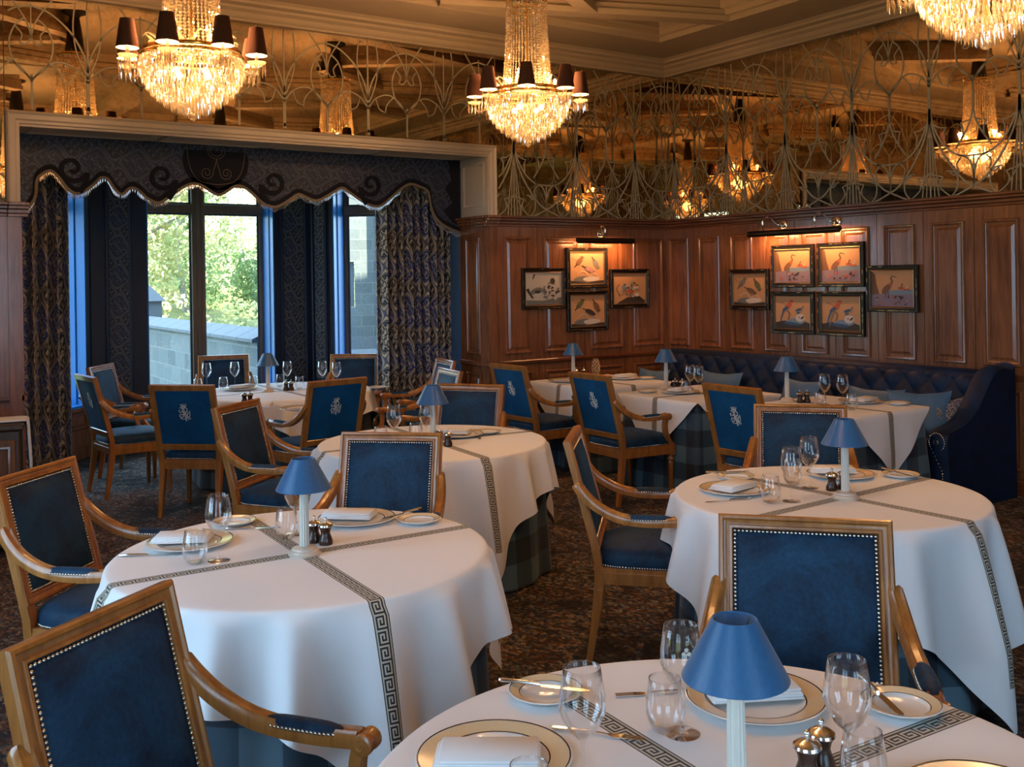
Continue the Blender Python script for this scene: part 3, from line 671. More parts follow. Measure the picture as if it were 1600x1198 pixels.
# ================================================================ dining armchair
def make_chair(label):
    t = thing('dining_armchair', label, 'chair', group='dining armchairs')
    upb = Vector((0, -.25, .968)); nb = Vector((0, .968, .25)); O = Vector((0, -.235, .50))
    MB_ = Matrix((Vector((1, 0, 0)), upb, nb)).transposed().to_4x4()
    # x, v(up), h(front): (1,0,0)x(up) = (0,-.968,-.25) so flip handedness is harmless
    MB_.translation = O
    H = .50; hw = .25
    b = MB(); b.ring(-hw, hw, 0, H, [(0, -.016), (0, .012), (.005, .020), (.013, .022), (.017, .015), (.021, .013), (.030, .013), (.033, .018), (.040, .018), (.044, .008), (.044, -.010), (.040, -.016)], MB_, closed=True)
    for s in (-1, 1):   # posts down to the seat
        b.sweep([(s*.228, -.240, .515), (s*.224, -.228, .46), (s*.218, -.225, .36)], [(-.022, -.017), (.022, -.017), (.022, .017), (-.022, .017)], (0, 1, 0))
    b.build('back_frame', 'chair_wood', t, 30)
    d = .043
    def fr(s, q):
        x = -hw+d+(2*hw-2*d)*s; v = d+(H-2*d)*q; e = min(s, 1-s, q, 1-q); k = 1-math.exp(-e*11)
        return (x, v, .005+.024*k)
    b = MB(); b.grid(fr, 14, 14, None, MB_); b.build('backrest', 'velvet', t, 60)
    b = MB(); b.box(-hw+d, hw-d, d, H-d, -.012, -.004, MB_, .003); bp = b.build('back_panel', 'velvet_back', t)
    # embroidered crest: crown over interlaced script letters
    b = MB(); hz = -.0145; cy_ = .285; q = 1.0
    def em(pts, r=.0022): b.tube([(x*q, y*q+cy_, hz) for x, y in pts], r, 5, MB_, upv=tuple(nb))
    em([(-.017, .052), (.017, .052)], .004); em([(-.015, .054), (-.022, .072)], .003); em([(.015, .054), (.022, .072)], .003); em([(-.005, .056), (-.007, .074)], .003); em([(.005, .056), (.007, .074)], .003)
    em(smooth_path([(-.010, .040), (.012, .044), (.026, .030), (.012, .012), (-.004, .006)]), .0028); em(smooth_path([(-.002, .042), (.002, .0), (.006, -.035), (.010, -.058)]), .004)
    em(smooth_path([(-.030, .040), (-.024, .046), (-.012, .036), (-.018, .014), (-.034, .010), (-.040, .022), (-.030, .026)]), .0028)
    em(smooth_path([(-.030, -.002), (-.038, -.018), (-.024, -.032), (-.010, -.020), (-.016, -.006), (-.026, -.012)]), .0030)
    em(smooth_path([(.004, .006), (.018, -.006), (.028, -.030), (.038, -.022), (.042, .004), (.040, .020)]), .0032)
    em(smooth_path([(.012, -.012), (.020, -.036), (.034, -.044), (.044, -.034)]), .0026); em(smooth_path([(-.036, -.036), (-.016, -.044), (.004, -.040)]), .0024)
    em(smooth_path([(.014, .020), (.026, .012), (.030, .0), (.022, -.006)]), .0026); em(smooth_path([(-.012, .020), (-.006, -.004), (-.012, -.028)]), .0030)
    b.build('embroidered_crest', 'embroidery', bp, 40)
    # nailheads
    b = MB(); dn = .049; pr = []
    for (ax, ay), (bx, by) in (((-hw+dn, dn), (hw-dn, dn)), ((hw-dn, dn), (hw-dn, H-dn)), ((hw-dn, H-dn), (-hw+dn, H-dn)), ((-hw+dn, H-dn), (-hw+dn, dn))):
        L = math.hypot(bx-ax, by-ay); n_ = int(L/.0115); pr += [(ax+(bx-ax)*k/n_, ay+(by-ay)*k/n_) for k in range(n_)]
    hemi = [(.0048, 0), (.0038, .0026), (.0016, .0036), (.0001, .0038)]
    for x, y in pr: b.lathe(hemi, 6, MB_ @ T(x, y, .014), 0, False, False)
    b.build('nailheads', 'nail', t, 50)
    # seat
    sp = [(-.235, -.24), (.235, -.24), (.275, .25), (.255, .268), (-.255, .268), (-.275, .25)]
    def shr(k): return [(x*k, (y-.015)*k+.015) for x, y in sp]
    b = MB(); b.prism(shr(1.0), .372, .425); b.prism(shr(.985), .352, .372); b.prism(shr(1.012), .395, .405); b.build('seat_rail', 'chair_wood', t, 30)
    NS = 48; rings = [(1.0, .424), (1.01, .440), (1.005, .460), (.985, .478), (.94, .492), (.85, .503), (.7, .512), (.5, .518), (.25, .521), (.02, .522)]
    pts = []
    for k in range(NS):
        a = 2*PI*k/NS; c, s_ = math.cos(a), math.sin(a); e = 5; r = (abs(c)**e+abs(s_)**e)**(-1/e)
        y = s_*r*.252+.012; x = c*r*(.252+.042*(y/.25)*.5+.0); pts.append((x, y))
    b = MB(); vs = [(x*k, (y-.012)*k+.012, z) for k, z in rings for x, y in pts]
    b.add(vs, [(i*NS+j, i*NS+(j+1) % NS, (i+1)*NS+(j+1) % NS, (i+1)*NS+j) for i in range(len(rings)-1) for j in range(NS)]); b.build('seat', 'velvet', t, 80)
    b = MB(); per = []
    for j in range(NS):
        x0, y0 = pts[j]; x1, y1 = pts[(j+1) % NS]; L = math.hypot(x1-x0, y1-y0); n_ = max(1, round(L/.012)); per += [(x0+(x1-x0)*k/n_, y0+(y1-y0)*k/n_) for k in range(n_)]
    for x, y in per:
        a = math.atan2(y, x); b.lathe(hemi, 5, T(x*1.004, (y-.012)*1.004+.012, .431) @ RZ(a) @ RY(PI/2), 0, False, False)
    b.build('seat_nailheads', 'nail', t, 50)
    # legs
    for s in (-1, 1):
        b = MB(); L = T(s*.243, .232, 0)
        b.box(-.026, .026, -.026, .026, .335, .42, L, .003)
        b.lathe([(.012, 0), (.015, .01), (.0135, .02), (.0145, .03), (.022, .27), (.0235, .285), (.019, .292), (.019, .298), (.026, .306), (.026, .316), (.020, .324), (.020, .336)], 14, L)
        b.build('leg', 'chair_wood', t, 40)
        b = MB(); b.sweep([(s*.216, -.222, .42), (s*.217, -.226, .33), (s*.219, -.245, .18), (s*.221, -.275, .0)], [(-.021, -.021), (.021, -.021), (.021, .021), (-.021, .021)], (0, 1, 0), scales=[1, 1, .85, .62])
        b.lathe([(.024, .318), (.026, .324), (.024, .330)], 10, T(s*.217, -.226, 0)); b.build('leg', 'chair_wood', t, 40)
    # arms
    for s in (-1, 1):
        P = smooth_path([(s*.245, -.318, .800), (s*.258, -.280, .752), (s*.270, -.225, .705), (s*.280, -.150, .668), (s*.287, -.070, .650), (s*.290, .02, .645), (s*.290, .10, .648), (s*.288, .150, .652)], 5)
        sec = [(-.022, -.020), (.022, -.020), (.024, -.004), (.022, .012), (.014, .020), (.008, .014), (-.008, .014), (-.014, .020), (-.022, .012), (-.024, -.004)]
        b = MB(); b.sweep(P, sec, (0, 0, 1), scales=[.8]+[1]*(len(P)-1))
        b.lathe([(.001, -.030), (.020, -.030), (.026, -.026), (.026, -.012), (.023, -.008), (.023, .008), (.026, .012), (.026, .026), (.020, .030), (.001, .030)], 18, T(s*.287, .165, .645) @ RY(PI/2), 0, False, False)
        for e in (-1, 1):   # volute carved on the scroll faces
            V = [(s*.287+e*.0305, .165+(.019*(1-k/16))*math.cos(k*.62), .645+(.019*(1-k/16))*math.sin(k*.62)) for k in range(15)]
            b.tube(V, .0018, 5, upv=(1, 0, 0))
        ar = b.build('armrest', 'chair_wood', t, 40)
        b = MB()
        def fp(u_, v_):
            y = -.115+.225*u_; a = PI*v_; w = (max(1-abs(2*u_-1)**4, 0))**.5; return (s*.288-math.cos(a)*.025*w, y, .655+.022*math.sin(a)*w)
        b.grid(fp, 16, 8); b.build('arm_pad', 'velvet', ar, 80)
        b = MB()
        for k in range(21):
            u_ = k/20; y = -.115+.225*u_; w = (max(1-abs(2*u_-1)**4, 0))**.5
            for e in (-1, 1): b.lathe(hemi, 5, T(s*.288+e*(.024*w+.001), y, .657) @ RY(e*PI/2), 0, False, False)
        b.build('pad_nailheads', 'nail', ar, 50)
        b = MB(); Q = smooth_path([(s*.286, .150, .632), (s*.284, .142, .585), (s*.279, .150, .530), (s*.270, .180, .475), (s*.262, .212, .435), (s*.256, .228, .40)], 4)
        b.sweep(Q, [(-.018, -.015), (-.006, -.017), (0, -.012), (.006, -.017), (.018, -.015), (.018, .015), (.006, .017), (0, .012), (-.006, .017), (-.018, .015)], (0, 1, 0)); b.build('arm_support', 'chair_wood', t, 40)
    return t
CH = [
 ((-7.04, -5.72), -54, 'dining armchair in the lower-left corner, its arm scroll in front of the near white cloth'),
 ('K2', -44, 'dining armchair cut by the left edge of view, left of the big round table'),
 ((-5.31, -3.79), -134, 'dining armchair facing out, directly behind the near lamp and round table'),
 ((-5.51, -2.12), -50, 'dining armchair turned sideways, tilted back, left of the middle round table'),
 ((-5.46, -.78), 48, 'dining armchair with silver crest, its back to us, nearest the dark bay floor'),
 ((-5.86, .54), 6, 'dining armchair seen from behind, its back in shade, nearest the left bay curtain'),
 ((-5.54, 1.55), -36, 'dining armchair facing us under the tall blue window lining on the left'),
 ((-4.27, 1.96), -105, 'dining armchair behind the bay table, in front of the centre window'),
 ((-3.21, 1.10), -124, 'dining armchair behind the bay table, in front of the right-hand window'),
 ((-4.43, -1.20), 97, 'dining armchair with silver crest between the bay table and middle table'),
 ((-2.87, -.12), 168, 'dining armchair seen edge-on beside the right bay curtain'),
 ('K12', 170, 'dining armchair just in front of the one beside the right curtain'),
 ((-3.86, -2.16), -143, 'dining armchair facing out behind the lamp of the middle round table'),
 ((-2.80, -1.03), 2, 'dining armchair with crest, nearest the window pilaster, facing the corner table'),
 ((-2.79, -2.13), -1, 'dining armchair with crest and open arm, facing the middle banquette table'),
 ((-2.63, -3.43), 1, 'dining armchair with crest, facing the banquette table nearest the sofa end'),
 ((-3.06, -4.36), -140, 'dining armchair with dark front, behind the lamp of the right round table'),
 ((-4.66, -4.36), -43, 'dining armchair seen in profile at the left side of the right round table'),
 ((-5.11, -6.09), -138, 'dining armchair with large blue front between the right and nearest tables'),
]
def backtop(p, ang):   # seat centre from the middle of the top rail
    return (p[0]+.359*math.cos(math.radians(ang)), p[1]+.359*math.sin(math.radians(ang)))
proto = None
for p, ang, lab in CH:
    if p == 'K2':
        c = at(113, 712, .985); a2 = math.radians(ang+90); p = (c[0]-.25*math.cos(a2), c[1]-.25*math.sin(a2))
    if p == 'K12': c = at(704, 576, .985); p = c[:2]
    q = backtop(p, ang)
    if proto is None: proto = make_chair(lab); proto.location = (*q, 0); proto.rotation_euler = (0, 0, math.radians(ang-90))
    else: dup(proto, (*q, 0), math.radians(ang-90), lab)
# ================================================================ tables
TZ = .75
def round_table(x, y, R, Dg, seed, names, ox=0, oy=0):
    random.seed(seed); ph = [random.random()*6.28 for _ in range(8)]
    t = thing('round_table', names[0], 'table', (x, y, 0), 0, 'round dining tables')
    b = MB(); b.lathe([(R-.01, TZ-.035), (R, TZ-.03), (R, TZ-.012), (R-.01, TZ-.008)], 48); b.build('tabletop', 'dark_oak', t)
    b = MB(); b.lathe([(.22, 0), (.24, .02), (.2, .05), (.05, .08), (.045, TZ-.1), (.15, TZ-.036)], 20); b.build('pedestal', 'dark_oak', t)
    NF = 240; zs = [TZ-.004, TZ-.006, TZ-.03]+[TZ-.03-(TZ-.04)*k/14 for k in range(1, 15)]
    def fs(s, q):
        a = 2*PI*s; i = int(round(q*(len(zs)-1))); z = zs[i]; k = (TZ-z)/TZ; r = R-.025 if i == 0 else R-.015
        w = math.sin(13*a+ph[0]+.8*math.sin(2*a+ph[1]))*.6+.4*math.sin(21*a+ph[2]+math.sin(3*a))
        return ((r+k*.03+w*.022*k)*math.cos(a), (r+k*.03+w*.022*k)*math.sin(a), z)
    b = MB(); b.grid(fs, NF, len(zs)-1, lambda s, q: (2*PI*s*R, zs[int(round(q*(len(zs)-1)))])); b.build('table_skirt', 'plaid', t, 80)
    # overcloth: a square cloth whose corners hang over the rim
    cl = MB(); zt = TZ+.004; ss = [0, .3, .6, .8, .9, .955]; NO = 20; NP = 288; e = .018
    def L(a):
        c_, s_ = math.cos(a), math.sin(a)
        return min((Dg+p*ox+q*oy)/(p*c_+q*s_) for p in (1, -1) for q in (1, -1) if p*c_+q*s_ > .05)
    rid = [(2*PI*(k+(random.uniform(-.22, .22) if k % 4 else 0))/16, random.uniform(.55, 1) if k % 4 else .9, random.uniform(.06, .10) if k % 4 else .12) for k in range(16)]
    def F(a):
        t_ = 0
        for c_, am, wd in rid:
            d_ = (a-c_+PI) % (2*PI)-PI; t_ += am*math.exp(-(d_/wd)**2)
        return min(t_, 1.1)
    def pt(a, o):
        if o <= 0: return None
        d = abs(math.cos(a))*abs(math.cos(a))-.5; k = min(o/.35, 1.2)
        quad = math.cos(4*a)  # 1 on the corners
        w = math.sin(13*a+ph[0]+1.1*math.sin(3*a+ph[1]))*.68+.32*math.sin(7*a+ph[2]+.9*math.sin(2*a+ph[3]))
        w2 = math.sin(29*a+ph[4]+2*math.sin(5*a))*.10
        dr = .013+.055*o+.100*F(a)*min(o/.35, 1.4)**.75+.004*k*w2
        c = math.sqrt(max(1-min(abs(dr)/max(o, .05), .8)**2*.6, .3))
        drop = o*c
        if o < e*1.6: th = o/e; return (e*math.sin(min(th, PI/2)), e*(1-math.cos(min(th, PI/2))))
        return (e+max(dr-.012, -.01), drop-.008)
    ang = [2*PI*k/NP for k in range(NP+1)]; verts = []; uvs = []
    for a in ang:
        c_, s_ = math.cos(a), math.sin(a); Rm = R-.004; l = L(a)
        for f in ss: verts.append((Rm*f*c_, Rm*f*s_, zt)); uvs.append((Rm*f*c_-ox, Rm*f*s_-oy))
        os_ = [0, e*.5, e, e*1.5]+[e*1.5+(l-Rm-e*1.5)*k/NO for k in range(1, NO+1)]
        for o in os_:
            r = pt(a, o) if o > 0 else (0, 0); verts.append(((Rm+r[0])*c_, (Rm+r[0])*s_, zt-r[1])); uvs.append(((Rm+o)*c_-ox, (Rm+o)*s_-oy))
    w = len(ss)+4+NO
    cl.add(verts, [(i*w+j, (i+1)*w+j, (i+1)*w+j+1, i*w+j+1) for i in range(NP) for j in range(w-1)], None, 0, uvs)
    o = cl.build('tablecloth', 'linen_round', None, 80); o.location = (x, y, 0); o.rotation_euler = (0, 0, math.radians(names[2])); tag(o, names[1], 'tablecloth', 'white round table cloths')
RT = [
 ((-6.14, -4.71), .65, 1.28, 11, ('round table with checked skirt nearest the left wall, left of the profile armchair', 'white cloth with crossed key bands on the left round table', -2)),
 ((-4.58, -2.89), .665, 1.30, 23, ('round table with checked skirt in the middle of the room, half hidden by chairs', 'white cloth with key band hanging down, on the middle round table', -5)),
 ((-3.94, -5.24), .645, 1.34, 37, ('round table with checked skirt on the right, in front of the banquette', 'white cloth with long pointed corner, on the right round table', 2)),
 ((-4.25, .37), .76, 1.32, 41, ('large round table inside the window bay, ringed by armchairs', 'white cloth on the large round table in the bay', 0)),
 ((-6.16, -6.80), .68, 1.30, 53, ('nearest round table, cut by the bottom edge of view', 'white cloth on the nearest table at the bottom of view', -3)),
]
for k, ((x, y), R, Dg, sd_, nm) in enumerate(RT): round_table(x, y, R, Dg, sd_, nm, *{0: (-.01, -.04), 2: (0, -.09)}.get(k, (0, 0)))
def square_table(x, y, h, seed, names):
    random.seed(seed); ph = [random.random()*6.28 for _ in range(8)]
    t = thing('square_table', names[0], 'table', (x, y, 0), 0, 'banquette tables')
    b = MB(); b.box(-h, h, -h, h, TZ-.03, TZ-.008, None, .004); b.build('tabletop', 'dark_oak', t)
    b = MB(); b.lathe([(.2, 0), (.22, .02), (.05, .06), (.045, TZ-.1), (.15, TZ-.031)], 16); b.build('pedestal', 'dark_oak', t)
    NF = 200
    def sq(a, r):   # rounded square outline
        c, s = math.cos(a), math.sin(a); e_ = 14; k = (abs(c)**e_+abs(s)**e_)**(-1/e_); return c*k*r, s*k*r
    def fs(s, q):
        a = 2*PI*s; k = q; w = math.sin(17*a+ph[0]+.8*math.sin(2*a))*.5+.5*math.sin(8*a+ph[1]); r = h-.014+k*.045+.020*w*k
        X, Y = sq(a, r); return (X, Y, (TZ-.004)*(1-q)+.008*q)
    b = MB(); b.grid(fs, NF, 12, lambda s, q: (8*h*s, TZ*(1-q))); b.build('table_skirt', 'plaid', t, 60)
    n_ = 64; H2 = 2*h; cl = MB(); zt = TZ+.003; vs = []; uvs = []
    for i in range(n_+1):
        for j in range(n_+1):
            p = (i/n_*2-1)*h; q = (j/n_*2-1)*h; u = p-q; v = p+q   # diamond |u|+|v| <= 2h
            du = max(abs(u)-h, 0); dv = max(abs(v)-h, 0); o = max(du, dv); e_ = .012
            uu = max(min(u, h), -h); vv = max(min(v, h), -h); k = min(o/.3, 1)
            out = (.010*min(o/.02, 1)+k*(.024+.012*math.sin(18*(v if du > 0 else u)+ph[2])))
            uu += math.copysign(out, u) if du > 0 else 0; vv += math.copysign(out, v) if dv > 0 else 0
            vs.append((uu, vv, zt-o*(.985))); uvs.append((u, v))
    W_ = n_+1; cl.add(vs, [(i*W_+j, (i+1)*W_+j, (i+1)*W_+j+1, i*W_+j+1) for i in range(n_) for j in range(n_)], None, 0, uvs)
    o = cl.build('tablecloth', 'linen_square', None, 50); o.location = (x, y, 0); tag(o, names[1], 'tablecloth', 'white banquette table cloths')
for x, y, sd_, nm in ((-1.66, -.86, 3, ('square table with checked skirt in the panelled corner', 'white cloth on the banquette table in the panelled corner')),
                      (-1.68, -2.16, 5, ('square table with checked skirt, middle one of the banquette row', 'white cloth on the middle banquette table, triangle hanging toward us')),
                      (-1.50, -3.36, 7, ('square table with checked skirt nearest the sofa end', 'white cloth with hanging triangle on the table nearest the sofa end'))):
    square_table(x, y, .465, sd_, nm)
# ================================================================ banquette sofa along the right wall
# 
sof = thing('tufted_sofa', 'long navy velvet button-tufted banquette against the panelled right wall', 'sofa', (-.6, -2.1, 0))
inv = T(.53, 2.1, 0); y0, y1 = -3.80, -.32
def tuft(y, h):
    a = y/.21; b_ = (h-.02)/.30; p = a+b_*1.0; q = a-b_*1.0
    return (abs(math.sin(PI*p))*abs(math.sin(PI*q)))**.33
def fb(s, q):
    y = y0+(y1-y0)*s; h = q; x = -.40+.17*h; z = .43+.53*h
    if q > .93: k = (q-.93)/.07; x += .06*k; z = .43+.53*.93+.035*math.sin(k*PI/2)
    d = tuft(y, h*.75)*.045*min(1, (1-q)*9); return (x-d, y, z)
b = MB(); b.grid(fb, 230, 36, None, inv); b.box(-.26, -.06, y0, y1, .05, .955, inv, .03); b.build('backrest', 'velvet_sofa', sof, 80)
b = MB()
for k in range(int((y1-y0)/.105)):
    for r in range(4):
        if (k+r) % 2: continue
        y = .105*round(y1/.105)-.105*k; h = (.02+.15*r)/.75
        if y0 < y < y1 and .05 < h < .85: x = -.40+.17*h; b.ball((x-.006, y, .43+.53*h), .009, 8, 4, inv)
b.build('buttons', 'velvet_sofa', sof, 80)
b = MB(); b.box(-.91, -.30, y0, y1, .30, .45, inv, .05); b.build('seat', 'velvet_sofa', sof, 60)
b = MB(); b.box(-.88, -.10, y0, y1, .0, .31, inv, .015); b.build('base', 'velvet_sofa', sof, 60)
for yy, sg in ((y0, -1),):
    b = MB(); prof = smooth_path([(-.93, 0, .0), (-.93, 0, .30), (-.95, 0, .50), (-.92, 0, .565), (-.84, 0, .585), (-.70, 0, .62), (-.55, 0, .72), (-.43, 0, .86), (-.33, 0, .955), (-.22, 0, .985), (-.10, 0, .965), (-.06, 0, .92), (-.06, 0, .0)], 4)
    pl = [(x, z) for x, _, z in prof]; n_ = len(pl); th = .15; vs = []
    lay = [(0, .0), (.03, .018), (.075, .026), (.12, .018), (.15, .0)]
    cxm, czm = -.5, .45
    for dy, gr in lay:
        for x, z in pl:
            dx, dz = x-cxm, z-czm; l = math.hypot(dx, dz); vs.append((x+dx/l*gr, yy+sg*dy, z+dz/l*gr if z > .05 else z))
    fs = [(i*n_+j, i*n_+(j+1) % n_, (i+1)*n_+(j+1) % n_, (i+1)*n_+j) for i in range(4) for j in range(n_)]+[tuple(range(n_)), tuple(range(4*n_, 5*n_))[::-1]]
    b.add(vs, fs, inv); a_ = b.build('arm', 'velvet_sofa', sof, 50)
    b = MB(); b.lathe([(.001, .02), (.020, .018), (.034, .006), (.036, 0)], 16, inv @ T(-.955, yy+sg*.075, .50) @ RY(-PI/2) @ T(0, 0, .0)); b.build('rosette', 'silver', a_)
    b = MB()
    for k in range(34):
        t_ = k/33
        if t_ < .6: a = PI*(1.25-t_/.6*1.5); p_ = (yy+sg*.075+.060*math.cos(a), .52+.066*math.sin(a))
        else: u_ = (t_-.6)/.4; p_ = (yy+sg*.075+.043-.085*min(u_*2, 1)*1.0, .473-.04*min(u_*2, 1)-.24*u_)
        b.ball((-.962, p_[0], p_[1]-.02), .0055, 6, 4, inv)
    b.build('nailheads', 'nail', a_, 60)
def pillow(name, mat, x, y, z, w, h, rz, lean, lab, seed, cat='cushion', grp='scatter cushions on the banquette'):
    random.seed(seed); ph = random.random()*6; b = MB(); N_ = 16
    def f(sgn):
        def g(s, q):
            a, c = 2*s-1, 2*q-1; e = (1-abs(a)**2.4)*(1-abs(c)**2.4); pin = 1-.10*(1-abs(a)**2)*abs(c)-.0
            X = a*w/2*(1-.12*(1-c*c)); Z = c*h/2*(1-.15*(1-a*a)); return (X, sgn*(.065*max(e, 0)**.5)+.004*math.sin(9*a+ph), Z)
        return g
    for sgn in (1, -1): b.grid(f(sgn), N_, N_, lambda s, q: (s*w, q*h))
    o = b.build(name, mat, None, 80); o.matrix_world = T(x, y, z+h/2) @ RZ(rz) @ RX(lean); tag(o, lab, cat, grp); return o
# the row of cushions leans on the back; local x of a cushion runs along the sofa
R90 = math.radians(90)
pillow('cushion', 'pillow_blue', -.66, -.46, .445, .42, .34, -R90+.1, -.30, 'blue cushion half hidden in the far corner of the banquette', 1)
pillow('cushion', 'pillow_blue', -.60, -1.33, .445, .48, .37, -R90+.15, -.32, 'blue satin cushion behind the glasses of the middle banquette table', 2)
pillow('patterned_cushion', 'damask_pillow', -.74, -1.80, .445, .42, .25, -R90-.1, -.40, 'small patterned cushion between two blue ones, above the crested chair', 3)
pillow('cushion', 'pillow_blue', -.62, -2.30, .445, .46, .37, -R90-.12, -.30, 'blue cushion right behind the lamp of the near banquette table', 4)
pillow('patterned_cushion', 'damask_pillow', -.72, -2.70, .445, .40, .28, -R90, -.40, 'patterned cushion behind the wine glasses of the near banquette table', 5)
pillow('cushion', 'pillow_blue', -.70, -3.10, .445, .50, .37, -R90+.1, -.36, 'grey-blue cushion in the open, right of the wine glasses', 6)
pillow('patterned_cushion', 'damask_pillow', -.76, -3.34, .445, .40, .27, -R90, -.40, 'patterned cushion wedged between the two last blue cushions', 7)
pillow('cushion', 'pillow_blue', -.82, -3.60, .445, .46, .40, -R90+.6, -.42, 'pale blue cushion leaning at the sofa end, over the table corner', 8)
pillow('patterned_cushion', 'damask_pillow', -.70, -3.73, .445, .34, .34, -R90+1.0, -.30, 'patterned cushion squeezed against the sofa end arm', 9)
# ================================================================ table lamps
def make_lamp(lab):
    t = thing('table_lamp', lab, 'lamp', group='cordless lamps on the tables')
    b = MB(); b.lathe([(.056, 0), (.057, .006), (.052, .010), (.050, .016), (.044, .019), (.043, .025), (.030, .029), (.018, .032)], 32); b.build('base', 'lamp_base', t)
    b = MB(); seg = 28; prof = [(.0165, .030), (.0165, .10), (.0145, .215), (.0130, .24)]
    vs = []; fs = []
    for r, z in prof:
        for k in range(seg): a = 2*PI*k/seg; rr = r*(1+(.06 if k % 2 else -.06)); vs.append((rr*math.cos(a), rr*math.sin(a), z))
    for i in range(3):
        for k in range(seg): fs.append((i*seg+k, i*seg+(k+1) % seg, (i+1)*seg+(k+1) % seg, (i+1)*seg+k))
    b.add(vs, fs); b.build('stem', 'lamp_stem', t, 20)
    b = MB(); b.lathe([(.096, .230), (.0965, .232), (.040, .338), (.039, .338), (.0375, .336), (.0935, .232), (.096, .230)], 40, None, 0, False, False); sh = b.build('lamp_shade', 'shade_blue', t)
    b = MB()
    for k in range(3): a = 2*PI*k/3; b.tube([(0, 0, .245), (.038*math.cos(a), .038*math.sin(a), .334)], .0012, 5)
    b.lathe([(.013, .238), (.014, .25), (.004, .258)], 12); b.build('shade_carrier', 'brass', sh)
    return t
LAMPS = [((1152, 1258), 'blue-shaded lamp on the nearest table, largest in view'), ((476, 866), 'blue-shaded lamp on the left round table'), ((677, 691), 'blue-shaded lamp on the middle round table'),
         ((1321, 778), 'blue-shaded lamp on the right round table'), ((419, 612), 'blue-shaded lamp on the bay table, before the windows'), ((896, 592), 'blue-shaded lamp on the corner table under the framed prints'),
         ((1041, 607), 'blue-shaded lamp on the middle banquette table'), ((1230, 627), 'blue-shaded lamp on the banquette table nearest the sofa end')]
ZT = TZ+.0045; lp = None
for (px_, py_), lab in LAMPS:
    x, y = at(px_, py_, ZT)
    if lp is None: lp = make_lamp(lab); lp.location = (x, y, ZT)
    else: dup(lp, (x, y, ZT), 0, lab)
# ================================================================ tableware
def wine(lab):
    t = thing('wine_glass', lab, 'wine glass', group='wine glasses')
    b = MB(); b.lathe([(.0045, .090), (.012, .096), (.028, .113), (.040, .136), (.0450, .150), (.0435, .175), (.039, .205), (.0352, .228), (.0345, .2283), (.0338, .228), (.0375, .205), (.0420, .175), (.0435, .150), (.0385, .137), (.0265, .1145), (.0110, .098), (.001, .096)], 32, None, 0, False, False); b.build('bowl', 'wine_glass', t, 80)
    b = MB(); b.lathe([(.0085, .004), (.0045, .012), (.0034, .030), (.0034, .070), (.0045, .090)], 14, None, 0, False, False); b.build('stem', 'wine_glass', t, 80)
    b = MB(); b.lathe([(.037, .0), (.0375, .0012), (.030, .0028), (.015, .004), (.0085, .006), (.004, .009)], 28, None, 0, True, False); b.build('foot', 'wine_glass', t, 80); return t
def tumbler(lab):
    t = thing('tumbler', lab, 'tumbler', group='stemless water glasses'); b = MB()
    b.lathe([(.001, 0), (.020, 0), (.030, .008), (.039, .026), (.0425, .045), (.0410, .070), (.036, .100), (.0335, .114), (.0328, .1145), (.0320, .114), (.0345, .100), (.0395, .070), (.0410, .045), (.0375, .027), (.028, .011), (.015, .008), (.001, .008)], 32, None, 0, False, False); b.build('glass', 'wine_glass', t, 80); return t
def etched(t):   # small etched house mark on one bowl, three lobes over a line of lettering
    b = MB()
    for dx, dz in ((0, .010), (-.0055, .002), (.0055, .002)):
        b.lathe([(.0001, 0), (.0045, 0)], 12, T(dx, 0, dz) @ RX(PI/2), 0, False, False)
    b.box(-.0012, .0012, -.0002, .0002, -.007, .002)
    for k in range(7):
        u = -.0145+k*.0045
        b.box(u, u+.0007, -.0002, .0002, -.016, -.0125); b.box(u+.002, u+.0027, -.0002, .0002, -.016, -.0125); b.box(u, u+.0027, -.0002, .0002, -.0131 if k % 2 else -.0146, -.0125 if k % 2 else -.0140)
    o = b.build('etched_mark', 'ink_white', t, 0); return o
PR = lambda R_: [(.001, .002), (R_*.60, .002), (R_*.66, .005), (R_*.70, .010), (R_*.985, .017), (R_, .019)]
def plate(name, lab, R_, grp, cat):
    t = thing(name, lab, cat, group=grp)
    b = MB(); b.lathe([(.001, 0), (R_*.58, 0), (R_*.68, .004), (R_, .0165), (R_+.001, .018), (R_-.001, .0195), (R_*.70, .0115), (R_*.66, .0075), (R_*.60, .005), (.001, .005)], 56, None, 0, False, False); b.build('dish', 'porcelain', t, 60)
    b = MB(); b.lathe([(R_*.715, .0125), (R_*.955, .0187)], 56, None, 0, False, False); b.build('rim_band', 'plate_rim', t, 60)
    b = MB()
    for k in (.965, .705): b.lathe([(R_*k, .0122+(k-.705)*.0252+.0004), (R_*(k+.018), .0122+(k-.705)*.0252+.0011)], 56, None, 0, False, False)
    b.build('rim_line', 'plate_line', t, 60); return t
def napkin(lab):
    t = thing('napkin', lab, 'napkin', group='folded napkins on the plates'); b = MB()
    for k in range(4):
        z = k*.0056; e = .004*k
        b.box(-.105+e, .105-e*.4, -.062+e*.5, .062-e, z, z+.0062, T(0, 0, 0) @ RZ(.02*math.sin(2.3*k)), .0028)
    b.build('folded_linen', 'napkin', t, 60); return t
def grinder(lab):
    t = thing('pepper_grinder', lab, 'grinder', group='salt and pepper grinders')
    b = MB(); b.lathe([(.024, 0), (.026, .004), (.026, .016), (.020, .030), (.0165, .042), (.019, .054), (.0245, .064)], 24); b.build('body', 'brown_wood', t)
    b = MB(); b.lathe([(.0255, .064), (.0275, .067), (.026, .072), (.018, .078), (.008, .081), (.004, .084), (.0038, .090)], 24, None, 0, True, False); b.build('cap', 'silver', t)
    b = MB(); b.ball((0, 0, .093), .0062, 12, 8); b.build('knob', 'silver', t); return t
